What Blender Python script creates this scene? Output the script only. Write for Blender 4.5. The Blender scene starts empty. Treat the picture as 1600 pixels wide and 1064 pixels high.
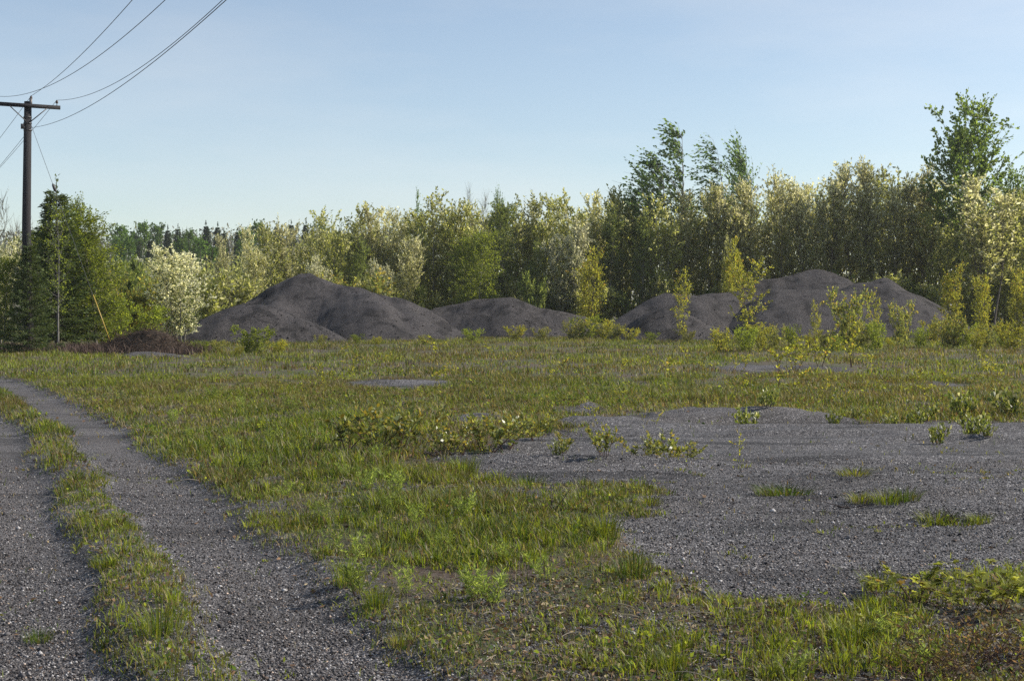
import bpy, math, random
import numpy as np
from mathutils import Vector

S = bpy.context.scene
COL = S.collection
R = math.radians
rng = np.random.default_rng(7)

# ------------------------------------------------------------------ camera geometry
TH = R(1.19); FPX = 2222.0; CAMH = 1.7
def at(px, py, Y):
    a = (px-800)/FPX; b = (532-py)/FPX
    dy = math.cos(TH)+b*math.sin(TH); dz = -math.sin(TH)+b*math.cos(TH)
    t = Y/dy
    return np.array([a*t, Y, CAMH+dz*t])
def ground(px, py):
    a = (px-800)/FPX; b = (532-py)/FPX
    dy = math.cos(TH)+b*math.sin(TH); dz = -math.sin(TH)+b*math.cos(TH)
    t = -CAMH/dz
    return (a*t, dy*t)
def gpoly(pts): return np.array([ground(*p) for p in pts])

# ------------------------------------------------------------------ numpy noise
def _h(i, j, s):
    n = (i.astype(np.int64)*374761393 + j.astype(np.int64)*668265263 + s*982451653) & 0xFFFFFFFF
    n = ((n ^ (n >> 13))*1274126177) & 0xFFFFFFFF
    return ((n ^ (n >> 16)) & 0xFFFF)/65535.0
def vn(x, y, s=0):
    x = np.asarray(x, float); y = np.asarray(y, float)
    i = np.floor(x); j = np.floor(y); u = x-i; v = y-j
    u = u*u*(3-2*u); v = v*v*(3-2*v); i = i.astype(np.int64); j = j.astype(np.int64)
    a = _h(i, j, s)*(1-u)+_h(i+1, j, s)*u; b = _h(i, j+1, s)*(1-u)+_h(i+1, j+1, s)*u
    return a*(1-v)+b*v
def fbm(x, y, s=0, o=4):
    r = 0; a = .5; t = 0
    for k in range(o):
        r = r+a*vn(x*2**k+17.3*k, y*2**k-9.1*k, s+k); t += a; a *= .5
    return r/t                                   # 0..1, mean .5
def sstep(a, b, x):
    t = np.clip((x-a)/(b-a), 0, 1); return t*t*(3-2*t)
def sdpoly(P, x, y):
    x = np.asarray(x, float); y = np.asarray(y, float)
    d = np.full(x.shape, 1e9); ins = np.zeros(x.shape, bool); n = len(P)
    for k in range(n):
        ax, ay = P[k]; bx, by = P[(k+1) % n]
        ex, ey = bx-ax, by-ay
        t = np.clip(((x-ax)*ex+(y-ay)*ey)/(ex*ex+ey*ey+1e-12), 0, 1)
        d = np.minimum(d, np.hypot(x-ax-t*ex, y-ay-t*ey))
        c = ((ay > y) != (by > y))
        with np.errstate(all='ignore'):
            xi = ax+(y-ay)*ex/(ey if abs(ey) > 1e-12 else 1e-12)
        ins ^= (c & (x < xi))
    return np.where(ins, -d, d)

# ------------------------------------------------------------------ mesh builder
def nrm(a): return a/np.maximum(np.linalg.norm(a, axis=-1, keepdims=True), 1e-9)
class MB:
    def __init__(s): s.V = []; s.Q = []; s.T = []; s.C = []; s.n = 0
    def add(s, v, q=None, t=None, c=(.5, .5, .5)):
        v = np.asarray(v, float).reshape(-1, 3); c = np.asarray(c, float)
        if c.ndim == 1: c = np.repeat(c[None], len(v), 0)
        s.V.append(v); s.C.append(c)
        if q is not None and len(q): s.Q.append(np.asarray(q, np.int64)+s.n)
        if t is not None and len(t): s.T.append(np.asarray(t, np.int64)+s.n)
        s.n += len(v)
    def mesh(s, name, mat, smooth=False):
        V = np.concatenate(s.V) if s.V else np.zeros((0, 3)); C = np.concatenate(s.C) if s.C else np.zeros((0, 3))
        Q = np.concatenate(s.Q) if s.Q else np.zeros((0, 4), np.int64); T = np.concatenate(s.T) if s.T else np.zeros((0, 3), np.int64)
        me = bpy.data.meshes.new(name)
        me.vertices.add(len(V)); me.vertices.foreach_set('co', V.ravel().astype(np.float32))
        L = np.concatenate([Q.ravel(), T.ravel()]).astype(np.int32)
        me.loops.add(len(L)); me.loops.foreach_set('vertex_index', L)
        me.polygons.add(len(Q)+len(T))
        ls = np.concatenate([np.arange(len(Q))*4, len(Q)*4+np.arange(len(T))*3]).astype(np.int32)
        me.polygons.foreach_set('loop_start', ls)
        if smooth: me.polygons.foreach_set('use_smooth', np.ones(len(ls), bool))
        me.update(calc_edges=True)
        at_ = me.color_attributes.new('col', 'FLOAT_COLOR', 'POINT')
        at_.data.foreach_set('color', np.concatenate([C, np.ones((len(C), 1))], 1).ravel().astype(np.float32))
        if mat: me.materials.append(mat)
        return me
    # --- shapes
    def tube(s, P, r, k=5, c=(.1, .08, .06), cap=False):
        P = np.asarray(P, float); n = len(P); r = np.broadcast_to(np.asarray(r, float), (n,))
        d = nrm(np.gradient(P, axis=0))
        ref = np.array([0, 0, 1.]) if abs(d[0][2]) < .8 else np.array([1., 0, 0])
        a = nrm(np.cross(d, ref)); b = np.cross(d, a)
        an = np.arange(k)*2*math.pi/k
        ring = P[:, None]+r[:, None, None]*(np.cos(an)[None, :, None]*a[:, None]+np.sin(an)[None, :, None]*b[:, None])
        i = np.arange(n-1)[:, None]*k; j = np.arange(k)[None]; j2 = (j+1) % k
        q = np.stack([i+j, i+j2, i+k+j2, i+k+j], -1).reshape(-1, 4)
        t = None; v = ring.reshape(-1, 3)
        if cap:
            v = np.concatenate([v, P[:1], P[-1:]]); m = n*k
            jj = np.arange(k); t = np.concatenate([np.stack([np.full(k, m), (jj+1) % k, jj], -1), np.stack([np.full(k, m+1), (n-1)*k+jj, (n-1)*k+(jj+1) % k], -1)])
        s.add(v, q, t, c)
    def leaves(s, pos, ax, L, W, col, g):
        n = len(pos); col = col*g.uniform(.72, 1.3, (n, 1)); ax = nrm(ax); L = np.broadcast_to(L, (n,))[:, None]; W = np.broadcast_to(W, (n,))[:, None]
        side = nrm(np.cross(ax, g.normal(size=(n, 3)))); nn = np.cross(side, ax)
        m = pos+ax*L*.45+nn*W*.12
        v = np.stack([pos, m+side*W*.5, pos+ax*L, m-side*W*.5], 1).reshape(-1, 3)
        s.add(v, np.arange(4*n).reshape(-1, 4), None, np.repeat(col, 4, 0))
    def blades(s, pos, az, lean, h, w, bend, col, g):
        n = len(pos); d = np.stack([np.cos(az), np.sin(az), np.zeros(n)], -1)
        a2 = az+math.pi/2+g.normal(0, .5, n); sd = np.stack([np.cos(a2), np.sin(a2), np.zeros(n)], -1)
        up = np.array([0, 0, 1.]); h = h[:, None]; w = w[:, None]; lean = lean[:, None]; bend = bend[:, None]
        m = pos+up*h*.55+d*h*lean*.45; t = pos+up*h*(1-.25*bend)+d*h*(lean+bend)
        v = np.stack([pos-sd*w*.4, pos+sd*w*.4, m+sd*w*.5, m-sd*w*.5, t], 1).reshape(-1, 3)
        i = np.arange(n)[:, None]*5
        s.add(v, i+np.array([[0, 1, 2, 3]]), i+np.array([[3, 2, 4]]), np.repeat(col, 5, 0))
    def box(s, c, sx, sy, sz, rot=0, col=(.1, .08, .06)):
        v = np.array([[x, y, z] for x in (-1, 1) for y in (-1, 1) for z in (-1, 1)], float)*[sx/2, sy/2, sz/2]
        ca, sa = math.cos(rot), math.sin(rot)
        v = np.stack([v[:, 0]*ca-v[:, 1]*sa, v[:, 0]*sa+v[:, 1]*ca, v[:, 2]], -1)+np.asarray(c)
        s.add(v, [[0, 1, 3, 2], [4, 6, 7, 5], [0, 4, 5, 1], [2, 3, 7, 6], [0, 2, 6, 4], [1, 5, 7, 3]], None, col)
    def lathe(s, c, prof, k=10, col=(.1, .1, .1)):
        c = np.asarray(c); s.tube([c+np.array([0, 0, z]) for z, r in prof], [r for z, r in prof], k, col, True)

# ------------------------------------------------------------------ materials
def newmat(name):
    m = bpy.data.materials.new(name); m.use_nodes = True; nt = m.node_tree; nt.nodes.clear()
    return m, nt, nt.nodes.new('ShaderNodeOutputMaterial')
def N(nt, t, **k):
    n = nt.nodes.new(t)
    for a, b in k.items():
        if a.startswith('i_'): n.inputs[a[2:].replace('_', ' ')].default_value = b
        else: setattr(n, a, b)
    return n
def leaf_material(name, trans=.4, rough=.5, spec=.4, tint=(1.25, 1.15, .6), var=.22):
    m, nt, out = newmat(name); lk = nt.links.new
    a = N(nt, 'ShaderNodeAttribute', attribute_name='col')
    oi = N(nt, 'ShaderNodeObjectInfo')
    mr = N(nt, 'ShaderNodeMapRange'); mr.inputs[3].default_value = 1-var; mr.inputs[4].default_value = 1+var
    lk(oi.outputs['Random'], mr.inputs[0])
    mx = N(nt, 'ShaderNodeVectorMath', operation='SCALE'); lk(a.outputs['Color'], mx.inputs[0]); lk(mr.outputs[0], mx.inputs['Scale'])
    p = N(nt, 'ShaderNodeBsdfPrincipled'); p.inputs['Roughness'].default_value = rough; p.inputs['Specular IOR Level'].default_value = spec
    lk(mx.outputs[0], p.inputs['Base Color'])
    t = N(nt, 'ShaderNodeBsdfTranslucent'); tv = N(nt, 'ShaderNodeVectorMath', operation='MULTIPLY'); tv.inputs[1].default_value = tint
    lk(mx.outputs[0], tv.inputs[0]); lk(tv.outputs[0], t.inputs['Color'])
    ms = N(nt, 'ShaderNodeMixShader'); ms.inputs[0].default_value = trans
    lk(p.outputs[0], ms.inputs[1]); lk(t.outputs[0], ms.inputs[2]); lk(ms.outputs[0], out.inputs[0])
    return m
def col_material(name, rough=.85, spec=.25, nscale=8, namp=.5, bump=.3, stretch=(1, 1, .2)):
    m, nt, out = newmat(name); lk = nt.links.new
    a = N(nt, 'ShaderNodeAttribute', attribute_name='col')
    tc = N(nt, 'ShaderNodeTexCoord'); mp = N(nt, 'ShaderNodeMapping'); mp.inputs['Scale'].default_value = stretch
    lk(tc.outputs['Object'], mp.inputs[0])
    no = N(nt, 'ShaderNodeTexNoise'); no.inputs['Scale'].default_value = nscale; no.inputs['Detail'].default_value = 5; lk(mp.outputs[0], no.inputs[0])
    mr = N(nt, 'ShaderNodeMapRange'); mr.inputs[1].default_value = .25; mr.inputs[2].default_value = .75; mr.inputs[3].default_value = 1-namp; mr.inputs[4].default_value = 1+namp
    lk(no.outputs[0], mr.inputs[0])
    mx = N(nt, 'ShaderNodeVectorMath', operation='SCALE'); lk(a.outputs['Color'], mx.inputs[0]); lk(mr.outputs[0], mx.inputs['Scale'])
    p = N(nt, 'ShaderNodeBsdfPrincipled'); p.inputs['Roughness'].default_value = rough; p.inputs['Specular IOR Level'].default_value = spec
    lk(mx.outputs[0], p.inputs['Base Color'])
    b = N(nt, 'ShaderNodeBump'); b.inputs['Strength'].default_value = bump; b.inputs['Distance'].default_value = .02
    lk(no.outputs[0], b.inputs['Height']); lk(b.outputs[0], p.inputs['Normal']); lk(p.outputs[0], out.inputs[0])
    return m

def ramp(nt, fac, stops, interp='LINEAR'):
    r = N(nt, 'ShaderNodeValToRGB'); r.color_ramp.interpolation = interp
    e = r.color_ramp.elements
    while len(e) < len(stops): e.new(.5)
    for x, (p, c) in zip(e, stops): x.position = p; x.color = (*c, 1)
    nt.links.new(fac, r.inputs[0]); return r.outputs[0]

def gravel_nodes(nt, scale, stops, big=.35):
    """stone colours from cells of two sizes, patchy tone, and a height for bump"""
    lk = nt.links.new
    geo = N(nt, 'ShaderNodeNewGeometry')
    wn = N(nt, 'ShaderNodeTexNoise'); wn.inputs['Scale'].default_value = scale*.7; lk(geo.outputs['Position'], wn.inputs[0])
    wv = N(nt, 'ShaderNodeVectorMath', operation='SCALE'); wv.inputs['Scale'].default_value = .6/scale; lk(wn.outputs['Color'], wv.inputs[0])
    wa = N(nt, 'ShaderNodeVectorMath', operation='ADD'); lk(geo.outputs['Position'], wa.inputs[0]); lk(wv.outputs[0], wa.inputs[1])
    v1 = N(nt, 'ShaderNodeTexVoronoi'); v1.inputs['Scale'].default_value = scale; lk(wa.outputs[0], v1.inputs['Vector'])
    v2 = N(nt, 'ShaderNodeTexVoronoi'); v2.inputs['Scale'].default_value = scale*2.3; lk(wa.outputs[0], v2.inputs['Vector'])
    sx = N(nt, 'ShaderNodeSeparateColor'); lk(v1.outputs['Color'], sx.inputs[0])
    sy = N(nt, 'ShaderNodeSeparateColor'); lk(v2.outputs['Color'], sy.inputs[0])
    c1 = ramp(nt, sx.outputs[0], stops); c2 = ramp(nt, sy.outputs[0], stops)
    mx = N(nt, 'ShaderNodeMix', data_type='RGBA'); lk(sx.outputs[1], mx.inputs[0]); lk(c1, mx.inputs[6]); lk(c2, mx.inputs[7])
    n = N(nt, 'ShaderNodeTexNoise'); n.inputs['Scale'].default_value = .55; n.inputs['Detail'].default_value = 6; lk(geo.outputs['Position'], n.inputs[0])
    mr = N(nt, 'ShaderNodeMapRange'); mr.inputs[1].default_value = .3; mr.inputs[2].default_value = .7; mr.inputs[3].default_value = 1-big; mr.inputs[4].default_value = 1+big; lk(n.outputs[0], mr.inputs[0])
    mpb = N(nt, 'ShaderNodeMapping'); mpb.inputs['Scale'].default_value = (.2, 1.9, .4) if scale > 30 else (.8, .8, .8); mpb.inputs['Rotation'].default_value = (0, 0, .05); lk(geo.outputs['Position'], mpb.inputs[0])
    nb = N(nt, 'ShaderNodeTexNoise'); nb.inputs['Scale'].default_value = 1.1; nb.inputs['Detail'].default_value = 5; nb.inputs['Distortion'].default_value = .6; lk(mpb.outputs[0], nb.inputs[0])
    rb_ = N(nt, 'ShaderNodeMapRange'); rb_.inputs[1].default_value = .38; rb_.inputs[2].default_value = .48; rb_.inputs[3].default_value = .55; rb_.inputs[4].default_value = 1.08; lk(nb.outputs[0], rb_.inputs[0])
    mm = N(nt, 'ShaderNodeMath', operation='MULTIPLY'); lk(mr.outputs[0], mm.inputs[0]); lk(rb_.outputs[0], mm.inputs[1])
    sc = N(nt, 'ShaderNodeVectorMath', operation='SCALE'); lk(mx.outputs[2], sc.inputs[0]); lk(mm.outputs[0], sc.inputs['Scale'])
    h = N(nt, 'ShaderNodeMath', operation='MULTIPLY_ADD'); lk(v1.outputs['Distance'], h.inputs[0]); h.inputs[1].default_value = -1.0
    h2 = N(nt, 'ShaderNodeMath', operation='MULTIPLY'); lk(v2.outputs['Distance'], h2.inputs[0]); h2.inputs[1].default_value = -.45; lk(h2.outputs[0], h.inputs[2])
    ad = N(nt, 'ShaderNodeMath', operation='ADD'); lk(h.outputs[0], ad.inputs[0])
    rr = N(nt, 'ShaderNodeMath', operation='MULTIPLY'); lk(sx.outputs[2], rr.inputs[0]); rr.inputs[1].default_value = .5; lk(rr.outputs[0], ad.inputs[1])
    return sc.outputs[0], ad.outputs[0], geo

STONES = [(0, (.012, .0115, .0125)), (.3, (.046, .0425, .0445)), (.6, (.107, .1, .1025)), (.85, (.215, .201, .2)), (1, (.52, .5, .49))]
def ground_material():
    m, nt, out = newmat('ground_cover'); lk = nt.links.new
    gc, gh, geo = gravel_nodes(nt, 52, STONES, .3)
    # litter / soil
    n1 = N(nt, 'ShaderNodeTexNoise'); n1.inputs['Scale'].default_value = 28; n1.inputs['Detail'].default_value = 8; n1.inputs['Roughness'].default_value = .7; lk(geo.outputs['Position'], n1.inputs[0])
    sc = ramp(nt, n1.outputs[0], [(.25, (.03, .022, .018)), (.45, (.075, .055, .042)), (.6, (.13, .1, .075)), (.8, (.26, .21, .17))])
    n2 = N(nt, 'ShaderNodeTexNoise'); n2.inputs['Scale'].default_value = .9; n2.inputs['Detail'].default_value = 6; lk(geo.outputs['Position'], n2.inputs[0])
    gr = ramp(nt, n1.outputs[0], [(.3, (.035, .045, .015)), (.7, (.11, .12, .035))])
    f2 = N(nt, 'ShaderNodeMapRange'); f2.inputs[1].default_value = .42; f2.inputs[2].default_value = .62; lk(n2.outputs[0], f2.inputs[0])
    so = N(nt, 'ShaderNodeMix', data_type='RGBA'); lk(f2.outputs[0], so.inputs[0]); lk(sc, so.inputs[6]); lk(gr, so.inputs[7])
    a = N(nt, 'ShaderNodeAttribute', attribute_name='col')
    sa = N(nt, 'ShaderNodeSeparateColor'); lk(a.outputs['Color'], sa.inputs[0])
    n3 = N(nt, 'ShaderNodeTexNoise'); n3.inputs['Scale'].default_value = 11; n3.inputs['Detail'].default_value = 7; n3.inputs['Roughness'].default_value = .7; lk(geo.outputs['Position'], n3.inputs[0])
    ad = N(nt, 'ShaderNodeMath', operation='MULTIPLY_ADD'); lk(n3.outputs[0], ad.inputs[0]); ad.inputs[1].default_value = 1.3; lk(sa.outputs[0], ad.inputs[2])
    fm = N(nt, 'ShaderNodeMapRange'); fm.inputs[1].default_value = 1.02; fm.inputs[2].default_value = 1.22; lk(ad.outputs[0], fm.inputs[0])
    fi = N(nt, 'ShaderNodeMath', operation='MULTIPLY'); lk(sa.outputs[1], fi.inputs[0]); lk(n3.outputs[0], fi.inputs[1])
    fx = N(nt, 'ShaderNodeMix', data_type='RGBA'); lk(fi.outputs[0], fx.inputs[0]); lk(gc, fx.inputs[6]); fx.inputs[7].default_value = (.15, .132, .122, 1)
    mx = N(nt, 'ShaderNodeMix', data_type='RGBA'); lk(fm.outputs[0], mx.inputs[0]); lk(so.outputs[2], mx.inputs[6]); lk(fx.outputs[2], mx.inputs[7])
    p = N(nt, 'ShaderNodeBsdfPrincipled'); p.inputs['Roughness'].default_value = .8; p.inputs['Specular IOR Level'].default_value = .3
    lk(mx.outputs[2], p.inputs['Base Color'])
    hm = N(nt, 'ShaderNodeMix', data_type='FLOAT'); lk(fm.outputs[0], hm.inputs[0]); lk(n1.outputs[0], hm.inputs[2]); lk(gh, hm.inputs[3])
    b = N(nt, 'ShaderNodeBump'); b.inputs['Strength'].default_value = 1; b.inputs['Distance'].default_value = .022
    lk(hm.outputs[0], b.inputs['Height']); lk(b.outputs[0], p.inputs['Normal']); lk(p.outputs[0], out.inputs[0])
    return m
def pile_material():
    m, nt, out = newmat('stockpiled_gravel'); lk = nt.links.new
    gc, gh, geo = gravel_nodes(nt, 24, [(0, (.03, .027, .028)), (.4, (.062, .056, .057)), (.75, (.1, .09, .089)), (1, (.175, .158, .153))], .22)
    n = N(nt, 'ShaderNodeTexNoise'); n.inputs['Scale'].default_value = 3; n.inputs['Detail'].default_value = 8; n.inputs['Roughness'].default_value = .65; lk(geo.outputs['Position'], n.inputs[0])
    ad = N(nt, 'ShaderNodeMath', operation='MULTIPLY_ADD'); lk(n.outputs[0], ad.inputs[0]); ad.inputs[1].default_value = 1.6; lk(gh, ad.inputs[2])
    p = N(nt, 'ShaderNodeBsdfPrincipled'); p.inputs['Roughness'].default_value = .85; p.inputs['Specular IOR Level'].default_value = .2
    lk(gc, p.inputs['Base Color'])
    b = N(nt, 'ShaderNodeBump'); b.inputs['Strength'].default_value = 1; b.inputs['Distance'].default_value = .06
    lk(ad.outputs[0], b.inputs['Height']); lk(b.outputs[0], p.inputs['Normal']); lk(p.outputs[0], out.inputs[0])
    return m

M_ground = ground_material(); M_pile = pile_material()
M_leaf = leaf_material('leaves', .64, tint=(1.35, 1.3, .85))
M_gloss = leaf_material('glossy_leaves', .48, .4, .7)
M_needle = leaf_material('needles', .35, .6, .25, var=.12)
M_grass = leaf_material('grass_blades', .5, .5, .35, (1.25, 1.2, .5))
M_dry = leaf_material('dry_stems', .1, .7, .2, (1, 1, 1))
M_bark = col_material('bark', .9, .2, 14, .5, .6)
M_wood = col_material('weathered_pole_wood', .85, .25, 30, .35, .4, (1, 1, .05))
M_metal = col_material('dull_metal', .5, .5, 10, .15, .1)
M_plastic = col_material('yellow_plastic', .45, .5, 6, .12, .05)
M_stone = col_material('loose_stones', .8, .3, 60, .3, .3, (1, 1, 1))

# ------------------------------------------------------------------ object helpers
def link(name, me, parent=None, loc=None):
    o = bpy.data.objects.new(name, me); COL.objects.link(o)
    if parent: o.parent = parent
    if loc is not None: o.location = loc
    return o
def tag(o, label=None, cat=None, group=None, kind=None):
    if label: o['label'] = label
    if cat: o['category'] = cat
    if group: o['group'] = group
    if kind: o['kind'] = kind
    return o
def thing(name, loc, label, cat, group=None, rz=0, sc=(1, 1, 1)):
    o = link(name, None, None, loc); o.rotation_euler = (0, 0, rz); o.scale = sc; o.empty_display_size = .2
    return tag(o, label, cat, group)

# ------------------------------------------------------------------ ground masks (world metres)
def road_d(x, y):
    xc = -1.82-.376*(y-7.35)-.0045*np.maximum(y-18, 0)**2*np.where(y < 40, 1, 0)-np.where(y >= 40, 2.178+.2*(y-40), 0)
    return (x-xc)*.936
LOT = gpoly([(665, 722), (690, 708), (760, 703), (820, 684), (870, 662), (960, 655), (1000, 644), (1090, 638), (1160, 651), (1260, 655), (1400, 661), (1720, 662), (1800, 800),
             (1720, 905), (1500, 903), (1400, 925), (1300, 935), (1190, 932), (1110, 915), (1020, 892), (975, 850), (955, 812), (860, 792), (845, 762), (740, 746)])
BARE = [gpoly(p) for p in ([(515, 600), (560, 592), (640, 591), (725, 594), (700, 604), (640, 611), (560, 609)], [(1090, 574), (1150, 567), (1240, 570), (1330, 570), (1320, 580), (1200, 583), (1110, 583)],
                           [(1400, 606), (1460, 600), (1530, 602), (1500, 611)], [(1560, 618), (1700, 612), (1700, 622)], [(860, 650), (900, 630), (950, 632), (960, 650)], [(690, 660), (720, 645), (790, 643), (780, 662)],
                           [(195, 560), (250, 548), (330, 556), (300, 563)])]
GREENSPOT = gpoly([(845, 800), (850, 765), (900, 752), (960, 756), (1010, 762), (1010, 788), (950, 806)])
def masks(x, y):
    x = np.asarray(x, float); y = np.asarray(y, float)
    sc = np.clip(y/14, .7, 4)
    w = fbm(x*1.6, y*1.1, 11)-.5; w2 = fbm(x*.45, y*.35, 23)-.5
    d = road_d(x, y)+w*.35+w2*.3
    ruts = sstep(.16, .36, np.abs(d))*(1-sstep(1.0, 1.3, np.abs(d)))*(1-sstep(34, 44, y))
    s = np.minimum(sdpoly(LOT, x, y), 9)+(w*1.6+w2*1.2)*sc*.6
    for b in BARE: s = np.minimum(s, sdpoly(b, x, y)+(w*.8+w2)*sc*.5+.1*sc)
    lot = 1-sstep(-.22, .2, s/sc)
    lot = lot*(.25+.75*sstep(-.25, .3, sdpoly(GREENSPOT, x, y)+w*1.2))
    return ruts, lot
def litter(x, y):                                # thin, brownish foreground to the right of the track
    return (1-sstep(8.6, 10.2, y+(fbm(x, y, 71)-.5)*2.5))*sstep(-.9, .3, x)
def hill(x, y):
    h = 0.55*sstep(92, 125, y)+7.5*sstep(150, 330, y)*(1-sstep(-25, 60, x))
    return h
def height(x, y, fine=True):
    ruts, lot = masks(x, y)
    d = np.abs(road_d(x, y)); nr = 1-sstep(60, 110, y)
    z = (fbm(x*.12, y*.12, 3)-.5)*.22*sstep(9, 40, y)
    z = z+(fbm(x*.9, y*.9, 5)-.5)*.07*(1-lot*.6)*(1-ruts*.6)
    z = z-.06*ruts+.03*(1-sstep(.1, .35, d))+.014*np.exp(-((d-1.25)/.2)**2)*(1-sstep(34, 44, y))
    rid = fbm(x*.22+3, y*1.25+x*.06, 31, 3)-.5
    z = z+lot*(np.sign(rid)*np.abs(rid*2)**1.3*.17*np.clip(y/14, .5, 1.7)+(fbm(x*3, y*5, 37)-.5)*.035-.02)
    z = z*nr+hill(x, y)
    return z

def axis(segs):
    out = [segs[0][0]]
    for a, b, n in segs: out += list(np.linspace(a, b, n+1)[1:])
    return np.array(out)
xs = axis([(-2500, -600, 6), (-600, -150, 12), (-150, -50, 30), (-50, -14, 90), (-14, -6, 60), (-6, 7, 170), (7, 14, 60), (14, 50, 90), (50, 150, 30), (150, 600, 12), (600, 2500, 6)])
ys = axis([(-2500, -300, 6), (-300, -20, 14), (-20, 4, 24), (4, 14, 150), (14, 30, 110), (30, 60, 90), (60, 130, 80), (130, 400, 45), (400, 2500, 10)])
X, Y = np.meshgrid(xs, ys)
ru, lo = masks(X, Y); Z = height(X, Y)
grav = np.maximum(ru, lo)
dd = np.abs(road_d(X, Y))
lit = np.maximum(litter(X, Y)*.55*(fbm(X*2.5, Y*2.5, 77)*1.7), (1-sstep(1.25, 2.1, dd+(fbm(X*1.6, Y*1.1, 11)-.5)))*.62*(1-sstep(20, 45, Y)))
lit = np.maximum(lit, .55*sstep(.5, .66, fbm(X*.8, Y*.6, 79))*(1-sstep(18, 40, Y)))
gv = np.clip(np.maximum(grav, lit), 0, 1)
ny, nx = X.shape
V = np.stack([X, Y, Z], -1).reshape(-1, 3); Cc = np.repeat(gv.reshape(-1, 1), 3, 1)
Cc[:, 1] = np.clip((np.exp(-((dd-.68)/.24)**2)*(1-sstep(30, 50, Y))+lo*.6*sstep(.5, .7, fbm(X*.35, Y*.5, 201)))*(.3+1.2*fbm(X*1.4, Y*1.1, 203)), 0, 1).ravel()
ii = np.arange((ny-1)*nx).reshape(ny-1, nx)[:, :-1].ravel()
F = np.stack([ii, ii+1, ii+nx+1, ii+nx], -1)
fr = ru.ravel()[F].mean(1); fl = lo.ravel()[F].mean(1)
kind = np.where((fr > .5) & (fr >= fl), 1, np.where(fl > .5, 2, 0))
for k, nm, lb in ((0, 'ground', 'flat field of thin grass over brown soil and litter'), (1, 'gravel_track', 'two wheel ruts of grey gravel curving away on the left'), (2, 'gravel_lot', 'bare grey gravel clearing with low raked ridges')):
    Fk = F[kind == k]; u, inv = np.unique(Fk, return_inverse=True)
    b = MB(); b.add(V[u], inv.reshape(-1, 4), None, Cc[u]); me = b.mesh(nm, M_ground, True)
    tag(link(nm, me), lb, 'ground', None, 'structure')

# ------------------------------------------------------------------ loose stones on the near gravel
def stones():
    g = np.random.default_rng(5); b = MB()
    oct_v = np.array([[1, 0, 0], [-1, 0, 0], [0, 1, 0], [0, -1, 0], [0, 0, 1], [0, 0, -1]], float)
    oct_f = np.array([[0, 2, 4], [2, 1, 4], [1, 3, 4], [3, 0, 4], [2, 0, 5], [1, 2, 5], [3, 1, 5], [0, 3, 5]])
    n = 250000
    y = 5.8+(g.random(n)**1.7)*11; x = (g.random(n)-.5)*.9*y
    ru, lo = masks(x, y); li = litter(x, y)
    p = np.maximum(np.maximum(ru, lo), li*.35)*.85
    k = g.random(n) < p; x, y = x[k], y[k]; n = len(x)
    z = height(x, y); s = .0045+.007*g.random(n)**3+(g.random(n) < .008)*g.random(n)*.016
    R3 = nrm(g.normal(size=(n, 6, 3)))*.35
    v = (oct_v[None]+R3)*s[:, None, None]*np.array([1, .85, .65])
    a = g.random(n)*6.28; ca, sa = np.cos(a)[:, None], np.sin(a)[:, None]
    v = np.stack([v[..., 0]*ca-v[..., 1]*sa, v[..., 0]*sa+v[..., 1]*ca, v[..., 2]], -1)
    v = v+np.stack([x, y, z+s*.25], -1)[:, None]
    t = g.random(n); pal = np.array([q[1] for q in STONES]); po = np.array([q[0] for q in STONES])
    c = np.stack([np.interp(t, po, pal[:, i]) for i in range(3)], -1)
    warm = (g.random(n) < .12)[:, None]; c = np.where(warm, c*[1.25, 1.0, .8], c)
    b.add(v.reshape(-1, 3), None, (np.arange(n)[:, None, None]*6+oct_f[None]).reshape(-1, 3), np.repeat(c, 6, 0))
    tag(link('loose_gravel', b.mesh('loose_gravel', M_stone)), 'loose grey stones scattered over the near wheel ruts and clearing', 'gravel', None, 'stuff')
stones()

# ------------------------------------------------------------------ grass
GP = {'fresh': ((.12, .165, .022), (.3, .335, .05)), 'deep': ((.045, .085, .017), (.1, .15, .034)), 'olive': ((.085, .082, .026), (.18, .165, .05)), 'straw': ((.22, .17, .09), (.4, .33, .21)), 'red': ((.12, .07, .04), (.22, .135, .075))}
def pick(g, n, w):
    ks = list(w); pr = np.array([np.broadcast_to(w[k], (n,)) for k in ks], float); pr = pr/pr.sum(0); cu = np.cumsum(pr, 0); r = g.random(n)
    idx = (r[None] > cu).sum(0).clip(0, len(ks)-1); t = g.random(n)[:, None]
    lo_ = np.array([GP[k][0] for k in ks])[idx]; hi = np.array([GP[k][1] for k in ks])[idx]
    return lo_*(1-t)+hi*t
def grass_density(x, y):
    ru, lo = masks(x, y)
    d = np.abs(road_d(x, y)+(fbm(x*1.6, y*1.1, 11)-.5)*.35)
    pat = fbm(x*1.1, y*.9, 41); pat2 = fbm(x*.3, y*.25, 43)
    den = (1-np.maximum(ru, lo))*(.10+.90*sstep(.41, .58, pat*.7+pat2*.3))
    strip = (d < .5) & (y < 42)
    den = np.where(strip, (1-ru)*sstep(.36, .56, fbm(x*2.2, y*1.5, 45))*(.5+.5*sstep(10, 20, y)), den)
    li = litter(x, y)
    den = den*(1-li*.5*(1-sstep(.42, .56, fbm(x*2.2, y*1.6, 47))))
    spill = .08*sstep(.58, .72, fbm(x*1.5, y*1.3, 49))*np.maximum(ru, lo)
    return np.clip(den+spill, 0, 1)
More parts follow.
